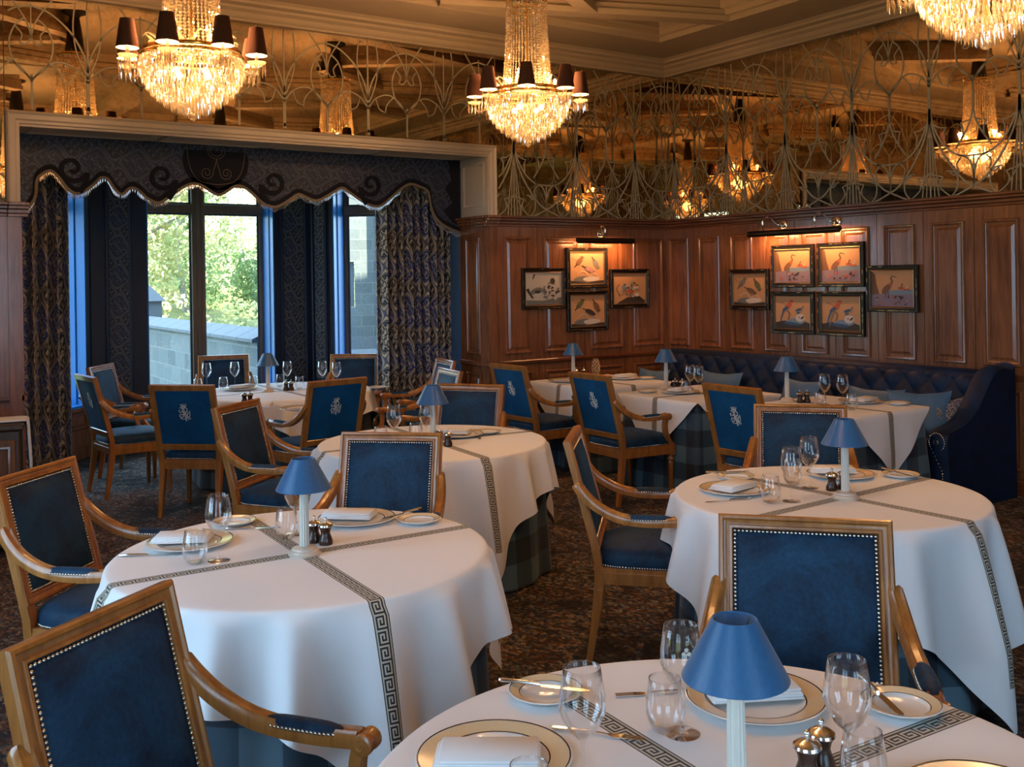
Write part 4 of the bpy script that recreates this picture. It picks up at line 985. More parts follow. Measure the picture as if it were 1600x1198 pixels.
def knife(lab):
    t = thing('table_knife', lab, 'knife', group='table knives')
    b = MB(); vs = [(-.115, -.006), (-.105, -.009), (-.03, -.0095), (.0, -.006), (.0, .006), (-.10, .007), (-.112, .002)]
    b.prism(vs, .0, .0016); b.build('blade', 'silver', t, 30)
    b = MB(); b.sweep([(0, 0, .004), (.02, 0, .005), (.06, 0, .005), (.095, 0, .005), (.10, 0, .005)], [(.006*math.cos(PI*k/4), .0045*math.sin(PI*k/4)) for k in range(8)], scales=[.7, .85, 1, 1.15, .8]); b.build('handle', 'silver', t); return t
def fork(lab):
    t = thing('table_fork', lab, 'fork', group='table forks')
    b = MB(); b.sweep([(0, 0, .004), (.04, 0, .006), (.12, 0, .004)], [(-.003, -.001), (.003, -.001), (.003, .001), (-.003, .001)], scales=[.8, 1, 1.6]); b.build('handle', 'silver', t)
    b = MB(); b.sweep([(0, 0, .004), (-.012, 0, .002), (-.03, 0, .003)], [(-.009, -.001), (.009, -.001), (.009, .001), (-.009, .001)], scales=[.4, 1, 1])
    for k in range(4): b.box(-.072, -.03, -.0085+k*.0048, -.0060+k*.0048, .002, .004)
    b.build('tines', 'silver', t); return t
PROT = {}
def put(kind, maker, px_, py_, lab, rz=0, dz=0):
    x, y = at(px_, py_, ZT); loc = (x, y, ZT+dz); rz = math.radians(rz)
    if kind not in PROT: PROT[kind] = maker(lab); o = PROT[kind]; o.location = loc; o.rotation_euler = (0, 0, rz); return o
    return dup(PROT[kind], loc, rz, lab)
W_ = lambda px_, py_, lab: put('wine', wine, px_, py_, lab)
U_ = lambda px_, py_, lab: put('tumbler', tumbler, px_, py_, lab)
def P_(px_, py_, lab): return put('charger', lambda l: plate('dinner_plate', l, .155, 'gold-rimmed dinner plates', 'plate'), px_, py_, lab)
def B_(px_, py_, lab): return put('side', lambda l: plate('side_plate', l, .085, 'small bread plates', 'plate'), px_, py_, lab)
G_ = lambda px_, py_, lab: put('grinder', grinder, px_, py_, lab)
def Nn(px_, py_, lab, rz): return put('napkin', napkin, px_, py_, lab, rz, .0125)
def K_(px_, py_, lab, rz, dz=.0005): return put('knife', knife, px_, py_, lab, rz, dz)
def F_(px_, py_, lab, rz, dz=.0005): return put('fork', fork, px_, py_, lab, rz, dz)
# nearest table
w0 = W_(1066, 1146, 'wine glass with a small etched mark, behind the nearest blue lamp')
U_(1040, 1143, 'tumbler directly left of the nearest blue lamp')
W_(912, 1232, 'large wine glass between the two plates at lower centre')
U_(828, 1296, 'tumbler at the bottom edge in front of the lower-left plate')
W_(1326, 1218, 'wine glass right of the nearest lamp, in front of the big chair')
U_(1350, 1236, 'tumbler partly behind the wine glass, cut by the bottom edge at right')
P_(1180, 1097, 'gold-rimmed dinner plate behind the nearest lamp'); Nn(1172, 1088, 'folded napkin on the plate behind the nearest lamp', -28)
P_(772, 1192, 'gold-rimmed dinner plate at lower left of the nearest table'); Nn(762, 1196, 'folded napkin on the lower-left plate of the nearest table', -36)
P_(1545, 1268, 'gold-rimmed dinner plate cut by the lower-right corner of view'); 
B_(853, 1088, 'bread plate with a knife across it, on the nearest table'); K_(845, 1086, 'knife lying across the bread plate of the nearest table', 128, .021)
B_(1408, 1108, 'bread plate right of the wine glass on the nearest table'); K_(1372, 1098, 'knife on the right bread plate, seen through the nearest wine glass', 60, .021)
G_(1262, 1222, 'silver-capped grinder, nearer one at the bottom edge'); G_(1284, 1202, 'silver-capped grinder, further one at the bottom edge')
F_(950, 1150, 'fork on the nearest table beside the key band', 128); F_(1010, 1085, 'fork just left of the plate behind the nearest lamp', -28)
# left table
W_(342, 876, 'tall wine glass at the left side of the left round table'); U_(305, 880, 'tumbler in front of the napkin plate on the left round table')
U_(448, 840, 'tumbler left of the lamp on the left round table'); W_(463, 834, 'wine glass half behind the lamp stem on the left round table')
P_(297, 851, 'gold-rimmed plate under a napkin at the left edge of the left round table'); Nn(285, 848, 'folded napkin on the left plate of the left round table', -30)
P_(557, 814, 'gold-rimmed plate before the out-facing chair on the left round table'); Nn(545, 811, 'folded napkin on the plate before the out-facing chair', -42)
B_(366, 819, 'bread plate beyond the tall wine glass on the left round table'); K_(392, 826, 'dark knife beside the bread plate beyond the tall wine glass', 150)
B_(655, 816, 'bread plate at the right edge of the left round table'); K_(630, 810, 'knife leaning on the bread plate at the right edge of the left table', 15, .02)
K_(232, 868, 'silver knife in front of the left napkin plate', 150)
G_(491, 847, 'grinder nearest the lamp on the left round table'); G_(509, 850, 'grinder a little right of its twin on the left round table')
# right table
P_(1148, 768, 'gold-rimmed plate at the left edge of the right round table'); Nn(1146, 766, 'folded napkin on the left plate of the right round table', 10)
P_(1313, 744, 'gold-rimmed plate behind the lamp of the right round table'); Nn(1300, 740, 'folded napkin behind the lamp of the right round table', -40)
B_(1150, 748, 'bread plate behind the left napkin on the right round table'); K_(1135, 744, 'gold-lit knife jutting over the back left edge of the right round table', 150, .02)
B_(1407, 745, 'bread plate at the back right of the right round table'); K_(1400, 744, 'knife on the bread plate at the back right of the right round table', 75, .02)
U_(1204, 785, 'tumbler in front of the left plate on the right round table'); W_(1237, 783, 'wine glass in front, left of the lamp of the right round table')
U_(1238, 756, 'tumbler behind its neighbour, left of the lamp of the right round table'); W_(1265, 762, 'tallest wine glass before the dark chair on the right round table')
G_(1300, 766, 'grinder left of the lamp stem on the right round table'); G_(1318, 764, 'grinder hidden behind the lamp stem on the right round table')
K_(1140, 782, 'thin knife at the front left edge of the right round table', -20)
# middle table
W_(616, 694, 'wine glass showing above the out-facing chair on the middle round table'); U_(595, 697, 'tumbler mostly hidden by the out-facing chair')
U_(650, 690, 'tumbler left of the lamp on the middle round table'); W_(667, 691, 'wine glass behind the lamp stem of the middle round table')
G_(685, 694, 'grinder next to the lamp stem of the middle round table'); G_(700, 697, 'grinder right of its twin on the middle round table')
P_(716, 681, 'gold-rimmed plate on the middle round table'); Nn(708, 679, 'folded napkin on the plate of the middle round table', -45)
B_(762, 677, 'bread plate at the right end of the middle round table'); K_(748, 682, 'knife beside the bread plate on the middle round table', 60)
# bay table
for x_, y_, l_ in ((323, 606, 'wine glass leftmost on the bay table, before the centre window'), (367, 604, 'wine glass in front of the dark chair behind the bay table'), (449, 603, 'wine glass right of the lamp on the bay table'), (504, 603, 'wine glass left of the chair under the right window'), (526, 605, 'wine glass just in front of the chair under the right window')): W_(x_, y_, l_)
for x_, y_, l_ in ((309, 612, 'tumbler at the left end of the bay table'), (349, 609, 'tumbler beside the dark chair on the bay table'), (396, 607, 'tumbler left of the lamp on the bay table'), (438, 604, 'tumbler right behind the lamp on the bay table'), (468, 608, 'tumbler behind the crested chair on the bay table')): U_(x_, y_, l_)
for x_, y_, l_ in ((382, 630, 'front left grinder on the bay table'), (391, 630, 'front right grinder on the bay table'), (447, 610, 'rear left grinder on the bay table'), (455, 610, 'rear right grinder on the bay table')): G_(x_, y_, l_)
P_(470, 640, 'plate at the front of the bay table, left of the crested chair'); P_(375, 609, 'plate at the back of the bay table'); P_(378, 641, 'plate at the front left of the bay table, behind the tilted chair')
Nn(377, 607, 'napkin on the rear plate of the bay table', 10); Nn(412, 637, 'napkin lying loose at the front of the bay table', 60)
B_(590, 607, 'bread plate at the right end of the bay table')
# banquette tables
G_(900, 590, 'front grinder on the corner table'); G_(912, 589, 'rear grinder on the corner table')
P_(882, 596, 'plate at the left end of the corner table'); P_(975, 592, 'plate with napkin at the right end of the corner table'); Nn(977, 590, 'napkin on the right plate of the corner table', 0); B_(1010, 592, 'bread plate at the far right end of the corner table')
P_(1063, 614, 'plate at the front of the middle banquette table'); Nn(1063, 612, 'napkin on the plate of the middle banquette table', 5); B_(1010, 613, 'bread plate left of the lamp on the middle banquette table')
G_(1055, 608, 'left grinder on the middle banquette table'); G_(1066, 609, 'right grinder on the middle banquette table')
W_(1079, 613, 'left wine glass on the middle banquette table'); W_(1092, 615, 'right wine glass on the middle banquette table'); U_(1072, 616, 'tumbler before the wine glasses on the middle banquette table')
G_(1250, 629, 'left grinder on the banquette table nearest the sofa end'); G_(1261, 629, 'right grinder on the banquette table nearest the sofa end')
W_(1289, 632, 'left wine glass on the banquette table nearest the sofa end'); W_(1317, 634, 'right wine glass on the banquette table nearest the sofa end'); U_(1282, 636, 'tumbler left on the banquette table nearest the sofa end'); U_(1331, 640, 'tumbler right on the banquette table nearest the sofa end')
P_(1344, 629, 'plate on the banquette table nearest the sofa end'); Nn(1350, 628, 'napkin on the plate nearest the sofa end', 5); B_(1403, 632, 'bread plate at the sofa end of the last banquette table')
em_ = etched(w0); em_.location = (0, 0, 0)
d_ = Vector((CX-w0.location.x, CY-w0.location.y, 0)).normalized(); a_ = math.atan2(d_.y, d_.x)
em_.matrix_local = RZ(a_+.25) @ T(.0435, 0, .180) @ RZ(PI/2)
# cut crystal ornament on the corner table
x, y = at(931, 589, ZT); t = thing('crystal_ornament', 'small upright cut-crystal ornament on the corner table', 'ornament', (x, y, ZT)); b = MB(); random.seed(2)
for k in range(9):
    z = .02+.018*k; r = .030*math.sin(PI*(k+1.2)/11)+.006
    for j in range(5): a = 2*PI*j/5+k*.6; b.ball((r*math.cos(a), r*math.sin(a), z), .012, 5, 3, None, 0, (1, 1, 1.5))
b.build('crystal', 'crystal', t, 0); b = MB(); b.lathe([(.03, 0), (.028, .008), (.008, .014), (.006, .17)], 12); b.build('stand', 'silver', t)
# ================================================================ framed bird prints
def frame_base(name, lab, M, w, h, grp, plaque=True, paper='paper_tan'):
    t = thing(name, lab, 'picture', group=grp); t.matrix_world = M
    b = MB(); b.ring(-w/2, w/2, -h/2, h/2, [(0, .0), (0, .022), (.006, .030), (.016, .028), (.022, .020), (.030, .020), (.034, .026), (.040, .022), (.044, .010)]); b.build('frame', 'bronze', t, 20)
    b = MB(); b.ring(-w/2+.040, w/2-.040, -h/2+.040, h/2-.040, [(0, .022), (.004, .024), (.008, .012)]); b.build('gilt_slip', 'dull_gilt', t, 20)
    b = MB()
    rnd = random.Random(int(w*1000)+len(lab))
    for k in range(14):
        s = rnd.choice((0, 1, 2, 3)); q = rnd.uniform(-.45, .45)
        if s < 2: u, v, du, dv = q*w, (h/2-.012)*(1 if s else -1), .018, .004
        else: u, v, du, dv = (w/2-.012)*(1 if s == 2 else -1), q*h, .004, .018
        b.box(u-du, u+du, v-dv, v+dv, .027, .0305)
    if plaque: b.box(-.035, .035, -h/2+.006, -h/2+.018, .028, .032)
    b.build('gilt_plaque', 'dull_gilt', t, 0)
    b = MB(); b.box(-w/2+.042, w/2-.042, -h/2+.042, h/2-.042, .004, .010); b.build('print', paper, t, 0)
    return t, (w/2-.046), (h/2-.046)
def ink(t, shapes, W2, H2):
    b = MB(); cols = sorted({c for c, _ in shapes})
    for i, (col, pts) in enumerate(shapes):
        z = .0106+i*.00025; n_ = len(pts)
        b.add([(max(-1, min(1, u))*W2, max(-1, min(1, v))*H2, z) for u, v in pts], [tuple(range(n_))], None, cols.index(col))
    b.build('print_pattern', cols, t, 0)
def ell(cx, cy, rx, ry, rot=0, n_=16):
    c, s = math.cos(rot), math.sin(rot); return [(cx+rx*math.cos(2*PI*k/n_)*c-ry*math.sin(2*PI*k/n_)*s, cy+rx*math.cos(2*PI*k/n_)*s+ry*math.sin(2*PI*k/n_)*c) for k in range(n_)]
def stroke(pts, w):
    pts = smooth_path([(x, y, 0) for x, y in pts], 4); L = []; R_ = []
    for i, p in enumerate(pts):
        q = pts[min(i+1, len(pts)-1)]; o = pts[max(i-1, 0)]; dx, dy = q[0]-o[0], q[1]-o[1]; l = math.hypot(dx, dy) or 1; ww = w*(1-.5*i/len(pts)); L.append((p[0]-dy/l*ww, p[1]+dx/l*ww)); R_.append((p[0]+dy/l*ww, p[1]-dx/l*ww))
    return L+R_[::-1]
def heron(seed):
    r = random.Random(seed); s = [('ink_brown', [(-1, 1), (-.82, .8), (-.74, .2), (-.62, -.3), (-1, -.6)]), ('ink_sky', [(-.4, -.12), (1, -.05), (1, -.34), (-.4, -.38)]), ('ink_lilac', [(-1, -.34), (-.4, -.28), (.2, -.36), (1, -.3), (1, -1), (-1, -1)])]
    s += [('ink_brown', ell(-.28, -.02, .33, .15, .95)), ('ink_brown', stroke([(-.12, .22), (.0, .38), (-.06, .55), (.0, .68), (.08, .66)], .05)), ('ink_dark', stroke([(.06, .68), (.22, .60)], .022)), ('ink_dark', stroke([(-.30, -.2), (-.34, -.55)], .02)), ('ink_dark', stroke([(-.2, -.15), (-.18, -.55)], .02)), ('ink_red', ell(-.08, .22, .07, .12, .3))]
    s += [('ink_red', ell(.42, .02, .16, .07)), ('ink_dark', stroke([(.42, .05), (.46, .26), (.52, .2)], .02)), ('ink_red', ell(.68, -.06, .15, .06)), ('ink_white', stroke([(.66, -.02), (.74, .2)], .018))]
    for k in range(16): s.append((r.choice(('ink_pink', 'ink_brown', 'ink_red', 'ink_dark')), ell(r.uniform(-.85, .85), r.uniform(-.9, -.42), r.uniform(.04, .10), r.uniform(.03, .07), r.random())))
    return s
def parrots(two):
    s = [('ink_dark', [(-1, -.62), (-.5, -.5), (0, -.62), (.5, -.45), (1, -.66), (1, -1), (-1, -1)]), ('ink_sky', ell(.15, -.55, .55, .2, .1)), ('ink_blue', ell(-.05, -.68, .5, .10, -.1)), ('ink_white', ell(.42, -.32, .26, .24, .2))]
    s += [('ink_brown', stroke([(-.75, .62), (-.45, .5), (-.25, .05), (-.2, -.4)], .018)), ('ink_red', ell(-.22, .42, .14, .26, -.5)), ('ink_red', ell(-.06, .68, .11, .10)), ('ink_blue', ell(-.42, .22, .22, .10, .75)), ('ink_blue', stroke([(-.48, .18), (-.62, -.2), (-.72, -.6)], .05)), ('ink_brown', stroke([(-.3, .1), (-.15, -.1), (-.3, -.45)], .03))]
    s += [('ink_blue', ell(.36, .18, .22, .08, .4)), ('ink_grey', stroke([(.5, .2), (.62, .42)], .05)), ('ink_blue', ell(.32, -.02, .10, .06)), ('ink_dark', ell(.55, -.3, .12, .05, .8)), ('ink_red', ell(.38, -.28, .05, .04))]
    if two: s += [('ink_grey', stroke([(-.35, .1), (-.5, -.35), (-.6, -.8)], .045))]
    return s
def songbirds(c1, c2, c3):
    s = [('ink_grey', ell(-.3, -.72, .5, .2, .1)), ('ink_white', ell(.25, -.70, .5, .16, .05)), ('ink_dark', [(-1, -.8), (0, -.92), (1, -.78), (1, -1), (-1, -1)])]
    for cx, cy, rot, c in ((-.45, .42, .9, c1), (.52, .28, -1.1, c2), (.12, -.08, -.5, c3)):
        dx, dy = math.cos(rot), math.sin(rot)
        s += [(c, ell(cx, cy, .30, .15, rot)), (c, ell(cx+dx*.24, cy+dy*.32, .11, .11)), ('ink_dark', stroke([(cx+dx*.24, cy+dy*.30), (cx+dx*.3+.14, cy+dy*.3+.03)], .016)), ('ink_dark', stroke([(cx-dx*.2, cy-dy*.2), (cx-dx*.5, cy-dy*.5)], .04)), ('ink_dark', stroke([(cx, cy-.1), (cx+.02, cy-.3)], .012))]
    s += [('ink_white', stroke([(-.6, -.4), (-.2, -.2), (.1, -.5), (.4, -.35), (.7, -.6)], .02)), ('ink_brown', stroke([(-.9, .7), (-.7, .5), (-.55, .6)], .015))]
    return s
def flowers(seed, dark):
    r = random.Random(seed); s = []
    if dark: s += [('ink_grey', [(-1, -.7), (0, -.75), (1, -.55), (1, -1), (-1, -1)]), ('ink_dark', stroke([(-.9, .0), (-.8, -.25), (-.6, -.6)], .09)), ('ink_grey', ell(-.4, -.15, .36, .2, .4)), ('ink_dark', ell(-.34, -.2, .16, .10)), ('ink_white', ell(-.35, -.38, .22, .08)), ('ink_dark', ell(.5, .45, .14, .2)), ('ink_dark', stroke([(-.5, .9), (-.6, .6)], .05))]
    else: s += [('ink_dark', [(-.7, -.9), (-.2, -.6), (.6, -.5), (1, -.85), (.9, -1), (-.8, -1)]), ('ink_brown', stroke([(-.6, -.5), (-.8, .0), (-.6, .3)], .04))]
    for k in range(34):
        a = r.uniform(0, 2*PI); q = r.random()**.6*.55; c = r.choice(('ink_grey', 'ink_dark', 'ink_grey', 'ink_white') if dark else ('ink_sky', 'ink_white', 'ink_red', 'ink_blue', 'ink_green', 'ink_grey'))
        s.append((c, ell((.35 if dark else .05)+q*math.cos(a)*(.9 if dark else 1.1), (-.2 if dark else -.05)+q*math.sin(a), r.uniform(.04, .11), r.uniform(.03, .08), r.random()*3)))
    if not dark: s += [('ink_red', ell(.0, -.2, .16, .13)), ('ink_white', ell(.42, -.42, .14, .12)), ('ink_sky', ell(-.4, .1, .12, .1))]
    return s
GA = 'framed bird prints on the wall beside the bay'; GB = 'framed bird prints above the banquette'
FH = .425
for u, z, lab, fn, paper in ((-1.705, 1.612, 'pale framed print of grey birds and plants, left of the group beside the bay', lambda: flowers(5, True), 'paper_ivory'),
                      (-1.155, 1.812, 'framed tan print of a standing bird right under the short picture lamp', lambda: songbirds('ink_brown', 'ink_grey', 'ink_pink'), 'paper_tan'),
                      (-1.155, 1.376, 'framed print of three songbirds on rocks, lowest of the group beside the bay', lambda: songbirds('ink_green', 'ink_brown', 'ink_dark'), 'paper_tan'),
                      (-.59, 1.592, 'framed print of a flower bouquet, nearest the room corner', lambda: flowers(9, False), 'paper_tan')):
    t, a, c = frame_base('framed_print', lab, MA @ T(u, z, .045), .53, .41, GA, True, paper); ink(t, fn(), a, c)
for y, z, lab, fn in ((-1.235, 1.572, 'framed print of three perched birds, left of the banquette group', lambda: songbirds('ink_grey', 'ink_green', 'ink_brown')),
                      (-1.775, 1.792, 'framed print of a tall wading bird, upper left of the four in the block', lambda: heron(1)),
                      (-2.32, 1.795, 'framed print of a tall wading bird, upper right of the four in the block', lambda: heron(2)),
                      (-1.770, 1.355, 'framed red parrot print, lower left of the four in the block', lambda: parrots(False)),
                      (-2.315, 1.355, 'framed red parrot print, lower right of the four in the block', lambda: parrots(True)),
                      (-2.845, 1.580, 'framed print of a tall wading bird, standing alone right of the block', lambda: heron(3))):
    t, a, c = frame_base('framed_print', lab, MR @ T(-y, z, .045), .505, .40, GB); ink(t, fn(), a, c)
# picture lights
def picture_light(lab, M, half, arms, tilt):
    t = thing('picture_light', lab, 'picture lamp', group='picture lights over the prints'); t.matrix_world = M
    b = MB(); P = [(-half, 0, .20), (half, 0, .20)]; seg = 20; vs = []; fs = []
    for x in (-half, half):
        for k in range(seg//2+3): a = -PI*.42+PI*1.42*k/(seg//2+2); vs.append((x, .030*math.sin(a), .20+.030*math.cos(a)))
    m_ = seg//2+3; fs = [(k, k+1, m_+k+1, m_+k) for k in range(m_-1)]+[tuple(range(m_)), tuple(range(m_, 2*m_))[::-1]]
    b.add(vs, fs); b.build('hood', 'bronze', t, 30)
    b = MB(); b.tube([(-half+.03, -.004, .20), (half-.03, -.004, .20)], .011, 10, upv=(0, 1, 0)); b.build('tube_bulb', 'picture_bulb', t)
    for ax in arms:
        b = MB(); b.lathe([(.050, 0), (.050, .008), (.040, .014), (.022, .018), (.016, .026), (.001, .028)], 24, T(ax+.09, .075, .032)); b.tube(smooth_path([(ax+.09, .075, .05), (ax+.06, .09, .09), (ax+.02, .15, .13), (ax, .16, .18), (ax, .11, .215), (ax, .03, .205)]), .006, 8); b.lathe([(.012, -.02), (.014, 0), (.012, .02)], 12, T(ax, .10, .215) @ RX(PI/2)); b.build('arm', 'silver', t)
    for k in range(max(1, round(half*2/.35))):
        n_ = max(1, round(half*2/.35)); l = bpy.data.lights.new('picture_bulb_light', 'AREA'); l.shape = 'RECTANGLE'; l.size = 2*half/n_*.8; l.size_y = .025; l.energy = 2.8; l.color = (1, .43, .17)
        o = bpy.data.objects.new('picture_bulb_light', l); COL.objects.link(o); o.matrix_world = M @ T(-half+2*half/n_*(k+.5), -.018, .19) @ RX(-PI/2+.45) @ Matrix.Identity(4); o['kind'] = 'helper'
    return t
picture_light('short bronze picture lamp above the prints beside the bay', MA @ T(-1.02, 2.085, .0), .365, [-.02], 0)
picture_light('long two-armed bronze picture lamp above the banquette prints', MR @ T(1.90, 2.105, .0), .53, [-.34, .27], 0)
# ================================================================ chandeliers
def make_chandelier(lab):
    t = thing('crystal_chandelier', lab, 'chandelier', group='crystal chandeliers'); H = CZ0; Z = lambda z: z-H
    b = MB(); b.lathe([(.11, Z(4.25)), (.11, Z(4.235)), (.055, Z(4.21)), (.045, Z(4.19)), (.06, Z(4.10)), (.075, Z(3.97)), (.085, Z(3.88)), (.080, Z(3.865))], 16); b.build('ceiling_hood', 'hood_fabric', t, 20)
    b = MB()
    for R_, z, r in ((.150, 3.84, .010), (.135, 3.79, .006), (.285, 3.15, .014), (.305, 3.115, .010)):
        b.tube([(R_*math.cos(2*PI*k/48), R_*math.sin(2*PI*k/48), Z(z)) for k in range(48)], r, 6, closed=True)
    for k in range(8): a = PI/8+2*PI*k/8; b.tube([(0, 0, Z(3.14)), (.285*math.cos(a), .285*math.sin(a), Z(3.14))], .006, 5)
    b.tube([(0, 0, Z(4.0)), (0, 0, Z(2.80))], .008, 6, upv=(1, 0, 0)); b.build('gilt_frame', 'gold', t, 60)
    oc = [(0, 0, 1), (1, 0, 0), (0, 1, 0), (-1, 0, 0), (0, -1, 0), (0, 0, -1)]; of = [(0, 1, 2), (0, 2, 3), (0, 3, 4), (0, 4, 1), (5, 2, 1), (5, 3, 2), (5, 4, 3), (5, 1, 4)]
    rnd = random.Random(9)
    def gem(b, x, y, z, sx, sz, a): b.add([(p[0]*sx, p[1]*sx*.55, p[2]*sz) for p in oc], of, T(x, y, z) @ RZ(a))
    b = MB()
    for k in range(42):
        a = 2*PI*k/42
        for j in range(34):
            q = j/33; r = .150+.018*q+.030*q**3; gem(b, r*math.cos(a), r*math.sin(a), Z(3.83-.68*q), .0112, .0118, a+rnd.random()*3)
    b.build('bead_strands', 'crystal', t, 0)
    b = MB()
    for k in range(26):
        a = 2*PI*k/26; gem(b, .158*math.cos(a), .158*math.sin(a), Z(3.865), .008, .02, a); gem(b, .150*math.cos(a), .150*math.sin(a), Z(3.80), .006, .022, a)
    b.build('top_fringe', 'crystal', t, 0)
    tiers = [(.305, 3.115), (.318, 3.085), (.312, 3.050), (.298, 3.012), (.276, 2.974), (.248, 2.936), (.212, 2.902), (.172, 2.870), (.130, 2.842), (.088, 2.820), (.045, 2.805)]
    for r, z in tiers:
        b = MB(); n_ = max(8, int(2*PI*r/.0205))
        for k in range(n_):
            a = 2*PI*k/n_+rnd.random()*.02; gem(b, r*math.cos(a), r*math.sin(a), Z(z-.030), .0085, .036, a+PI/2+rnd.uniform(-.5, .5)); gem(b, r*math.cos(a), r*math.sin(a), Z(z+.008), .006, .007, a)
        b.build('crystal_tier', 'crystal', t, 0)
    b = MB(); b.ball((0, 0, Z(2.752)), .026, 10, 7); b.build('finial_ball', 'crystal', t, 0)
    b = MB()
    for k in range(8):
        a = PI/8+2*PI*k/8; c, s = math.cos(a), math.sin(a)
        for e in (-.18, .18):
            P = smooth_path([(.20*math.cos(a+e*.3), .20*math.sin(a+e*.3), Z(3.14)), (.22*math.cos(a+e), .22*math.sin(a+e), Z(3.20)), (.27*math.cos(a+e*1.6), .27*math.sin(a+e*1.6), Z(3.235)), (.29*math.cos(a+e*2), .29*math.sin(a+e*2), Z(3.22))]); b.tube(P, [.012-.009*i/(len(P)-1) for i in range(len(P))], 5)
    b.build('crystal_leaves', 'crystal', t, 0)
    R_ = .405
    for k in range(8):
        a = 2*PI*k/8-YAW+PI*.0+math.radians(-34+2); a = math.radians(-124-2)+2*PI*k/8; c, s = math.cos(a), math.sin(a); A = T(R_*c, R_*s, 0)
        b = MB(); P = smooth_path([(.285*c, .285*s, Z(3.13)), (.325*c, .325*s, Z(3.03)), (.380*c, .380*s, Z(3.005)), (R_*c, R_*s, Z(3.04)), (R_*c, R_*s, Z(3.062))]); b.tube(P, .0085, 7); ar = b.build('arm', 'crystal', t, 60)
        b = MB(); b.lathe([(.012, Z(3.056)), (.050, Z(3.068)), (.058, Z(3.080)), (.048, Z(3.074)), (.012, Z(3.066))], 20, A, 0, False, False); b.lathe([(.010, Z(3.063)), (.012, Z(3.09)), (.011, Z(3.13))], 10, A); b.build('drip_cup', 'crystal', ar, 40)
        b = MB()
        for j in range(12): q = 2*PI*j/12; gem(b, R_*c+.055*math.cos(q), R_*s+.055*math.sin(q), Z(3.068-.042), .0080, .044, q+PI/2)
        b.build('prism_drops', 'crystal', ar, 0)
        b = MB(); b.ball((R_*c, R_*s, Z(3.160)), .015, 10, 6, None, 0, (1, 1, 1.9)); b.build('candle_bulb', 'bulb', ar)
        b = MB(); b.lathe([(.0665, Z(3.120)), (.041, Z(3.292))], 28, A, 0, False, False); sh = b.build('candle_shade', 'chandelier_shade', t, 60)
        b = MB(); b.lathe([(.0650, Z(3.1205)), (.0395, Z(3.291))], 28, A, 0, False, False); b.build('shade_lining', 'shade_lining', sh, 60)
    b = MB()
    for k in range(4): a = 2*PI*k/4+.4; b.ball((.12*math.cos(a), .12*math.sin(a), Z(3.02)), .022, 8, 5)
    b.build('inner_bulbs', 'bulb', t); b = MB()
    for k in range(4): a = 2*PI*k/4+.4; b.ball((.245*math.cos(a), .245*math.sin(a), Z(3.20)), .012, 8, 5, None, 0, (1, 1, 1.8))  # extra bulbs added to go with the ceiling uplights
    b.build('added_uplight_bulbs', 'bulb', t); return t
CHN = [((-5.66, -1.84), 'crystal chandelier hanging before the bay, left of the middle one'), ((-3.08, -1.79), 'crystal chandelier hanging in the middle, between bay and panelled corner'), ((-3.13, -5.52), 'crystal chandelier cut by the top edge above the right round table'), ((-5.66, -5.50), 'crystal chandelier overhead, seen only in the antique mirrors')]
cp = None
for (x, y), lab in CHN:
    if cp is None: cp = make_chandelier(lab); cp.location = (x, y, CZ0)
    else: dup(cp, (x, y, CZ0), 0, lab)
    for k in range(8):
        a = math.radians(-126)+2*PI*k/8
        l = bpy.data.lights.new('candle_bulb_light', 'POINT'); l.energy = 15; l.color = (1, .52, .20); l.shadow_soft_size = .02
        o = bpy.data.objects.new('candle_bulb_light', l); COL.objects.link(o); o.location = (x+.405*math.cos(a), y+.405*math.sin(a), 3.165)
    for k in range(4):  # added uplights that brighten the ceiling and the outsides of the shades
        a = .4+2*PI*k/4
        l = bpy.data.lights.new('added_ceiling_uplight', 'POINT'); l.energy = 13; l.color = (1, .52, .20); l.shadow_soft_size = .02
        o = bpy.data.objects.new('added_ceiling_uplight', l); COL.objects.link(o); o.location = (x+.245*math.cos(a), y+.245*math.sin(a), 3.235)
    l = bpy.data.lights.new('bowl_bulb_light', 'POINT'); l.energy = 9; l.color = (1, .58, .26); l.shadow_soft_size = .10
    o = bpy.data.objects.new('bowl_bulb_light', l); COL.objects.link(o); o.location = (x, y, 3.02)
# ================================================================ service stand at the far left
sx, sy = -6.72, -.86
t = thing('service_stand', 'dark wooden service stand at the left edge beside the curtain', 'stand', (sx, sy, 0), math.radians(-10))
b = MB(); b.box(-.27, .22, -.20, .20, .80, .84, None, .008); b.build('top', 'dark_oak', t); b = MB(); b.box(-.25, .20, -.18, .18, .06, .80, None, .01); b.build('body', 'dark_oak', t)
b = MB(); b.box(-.22, .17, -.19, -.178, .12, .74, None, .004); b.ring(-.19, .14, .16, .70, [(0, 0), (0, .008), (.012, .012), (.02, .002)], Matrix(((1, 0, 0, 0), (0, 0, -1, -.19), (0, 1, 0, 0), (0, 0, 0, 1)))); b.build('door', 'mahogany', t)
for a in (-.22, .17):
    for c in (-.15, .15): b = MB(); b.lathe([(.02, 0), (.028, .03), (.022, .06)], 10, T(a, c, 0)); b.build('foot', 'dark_oak', t)
def cf(s, q):
    L = -.32+.64*q; w = (s-.5)*.24
    if L < 0: return (.06+w*.0-.0+L*-1*0+.16+L*.7+.0, w*1.0, .846+.004*math.sin(20*s))
    return (.232+.02*math.sin(3*L)+.008*math.sin(18*s), w*(1-.3*L), .846-L*1.0)
b = MB(); b.grid(cf, 12, 24); o = b.build('draped_towel', 'napkin', None, 60); o.location = (sx, sy, 0); o.rotation_euler = (0, 0, math.radians(-10)); tag(o, 'white towel draped over the dark service stand at the left edge', 'towel'); b = None
so = o.modifiers.new('cloth_thickness', 'SOLIDIFY'); so.thickness = .006
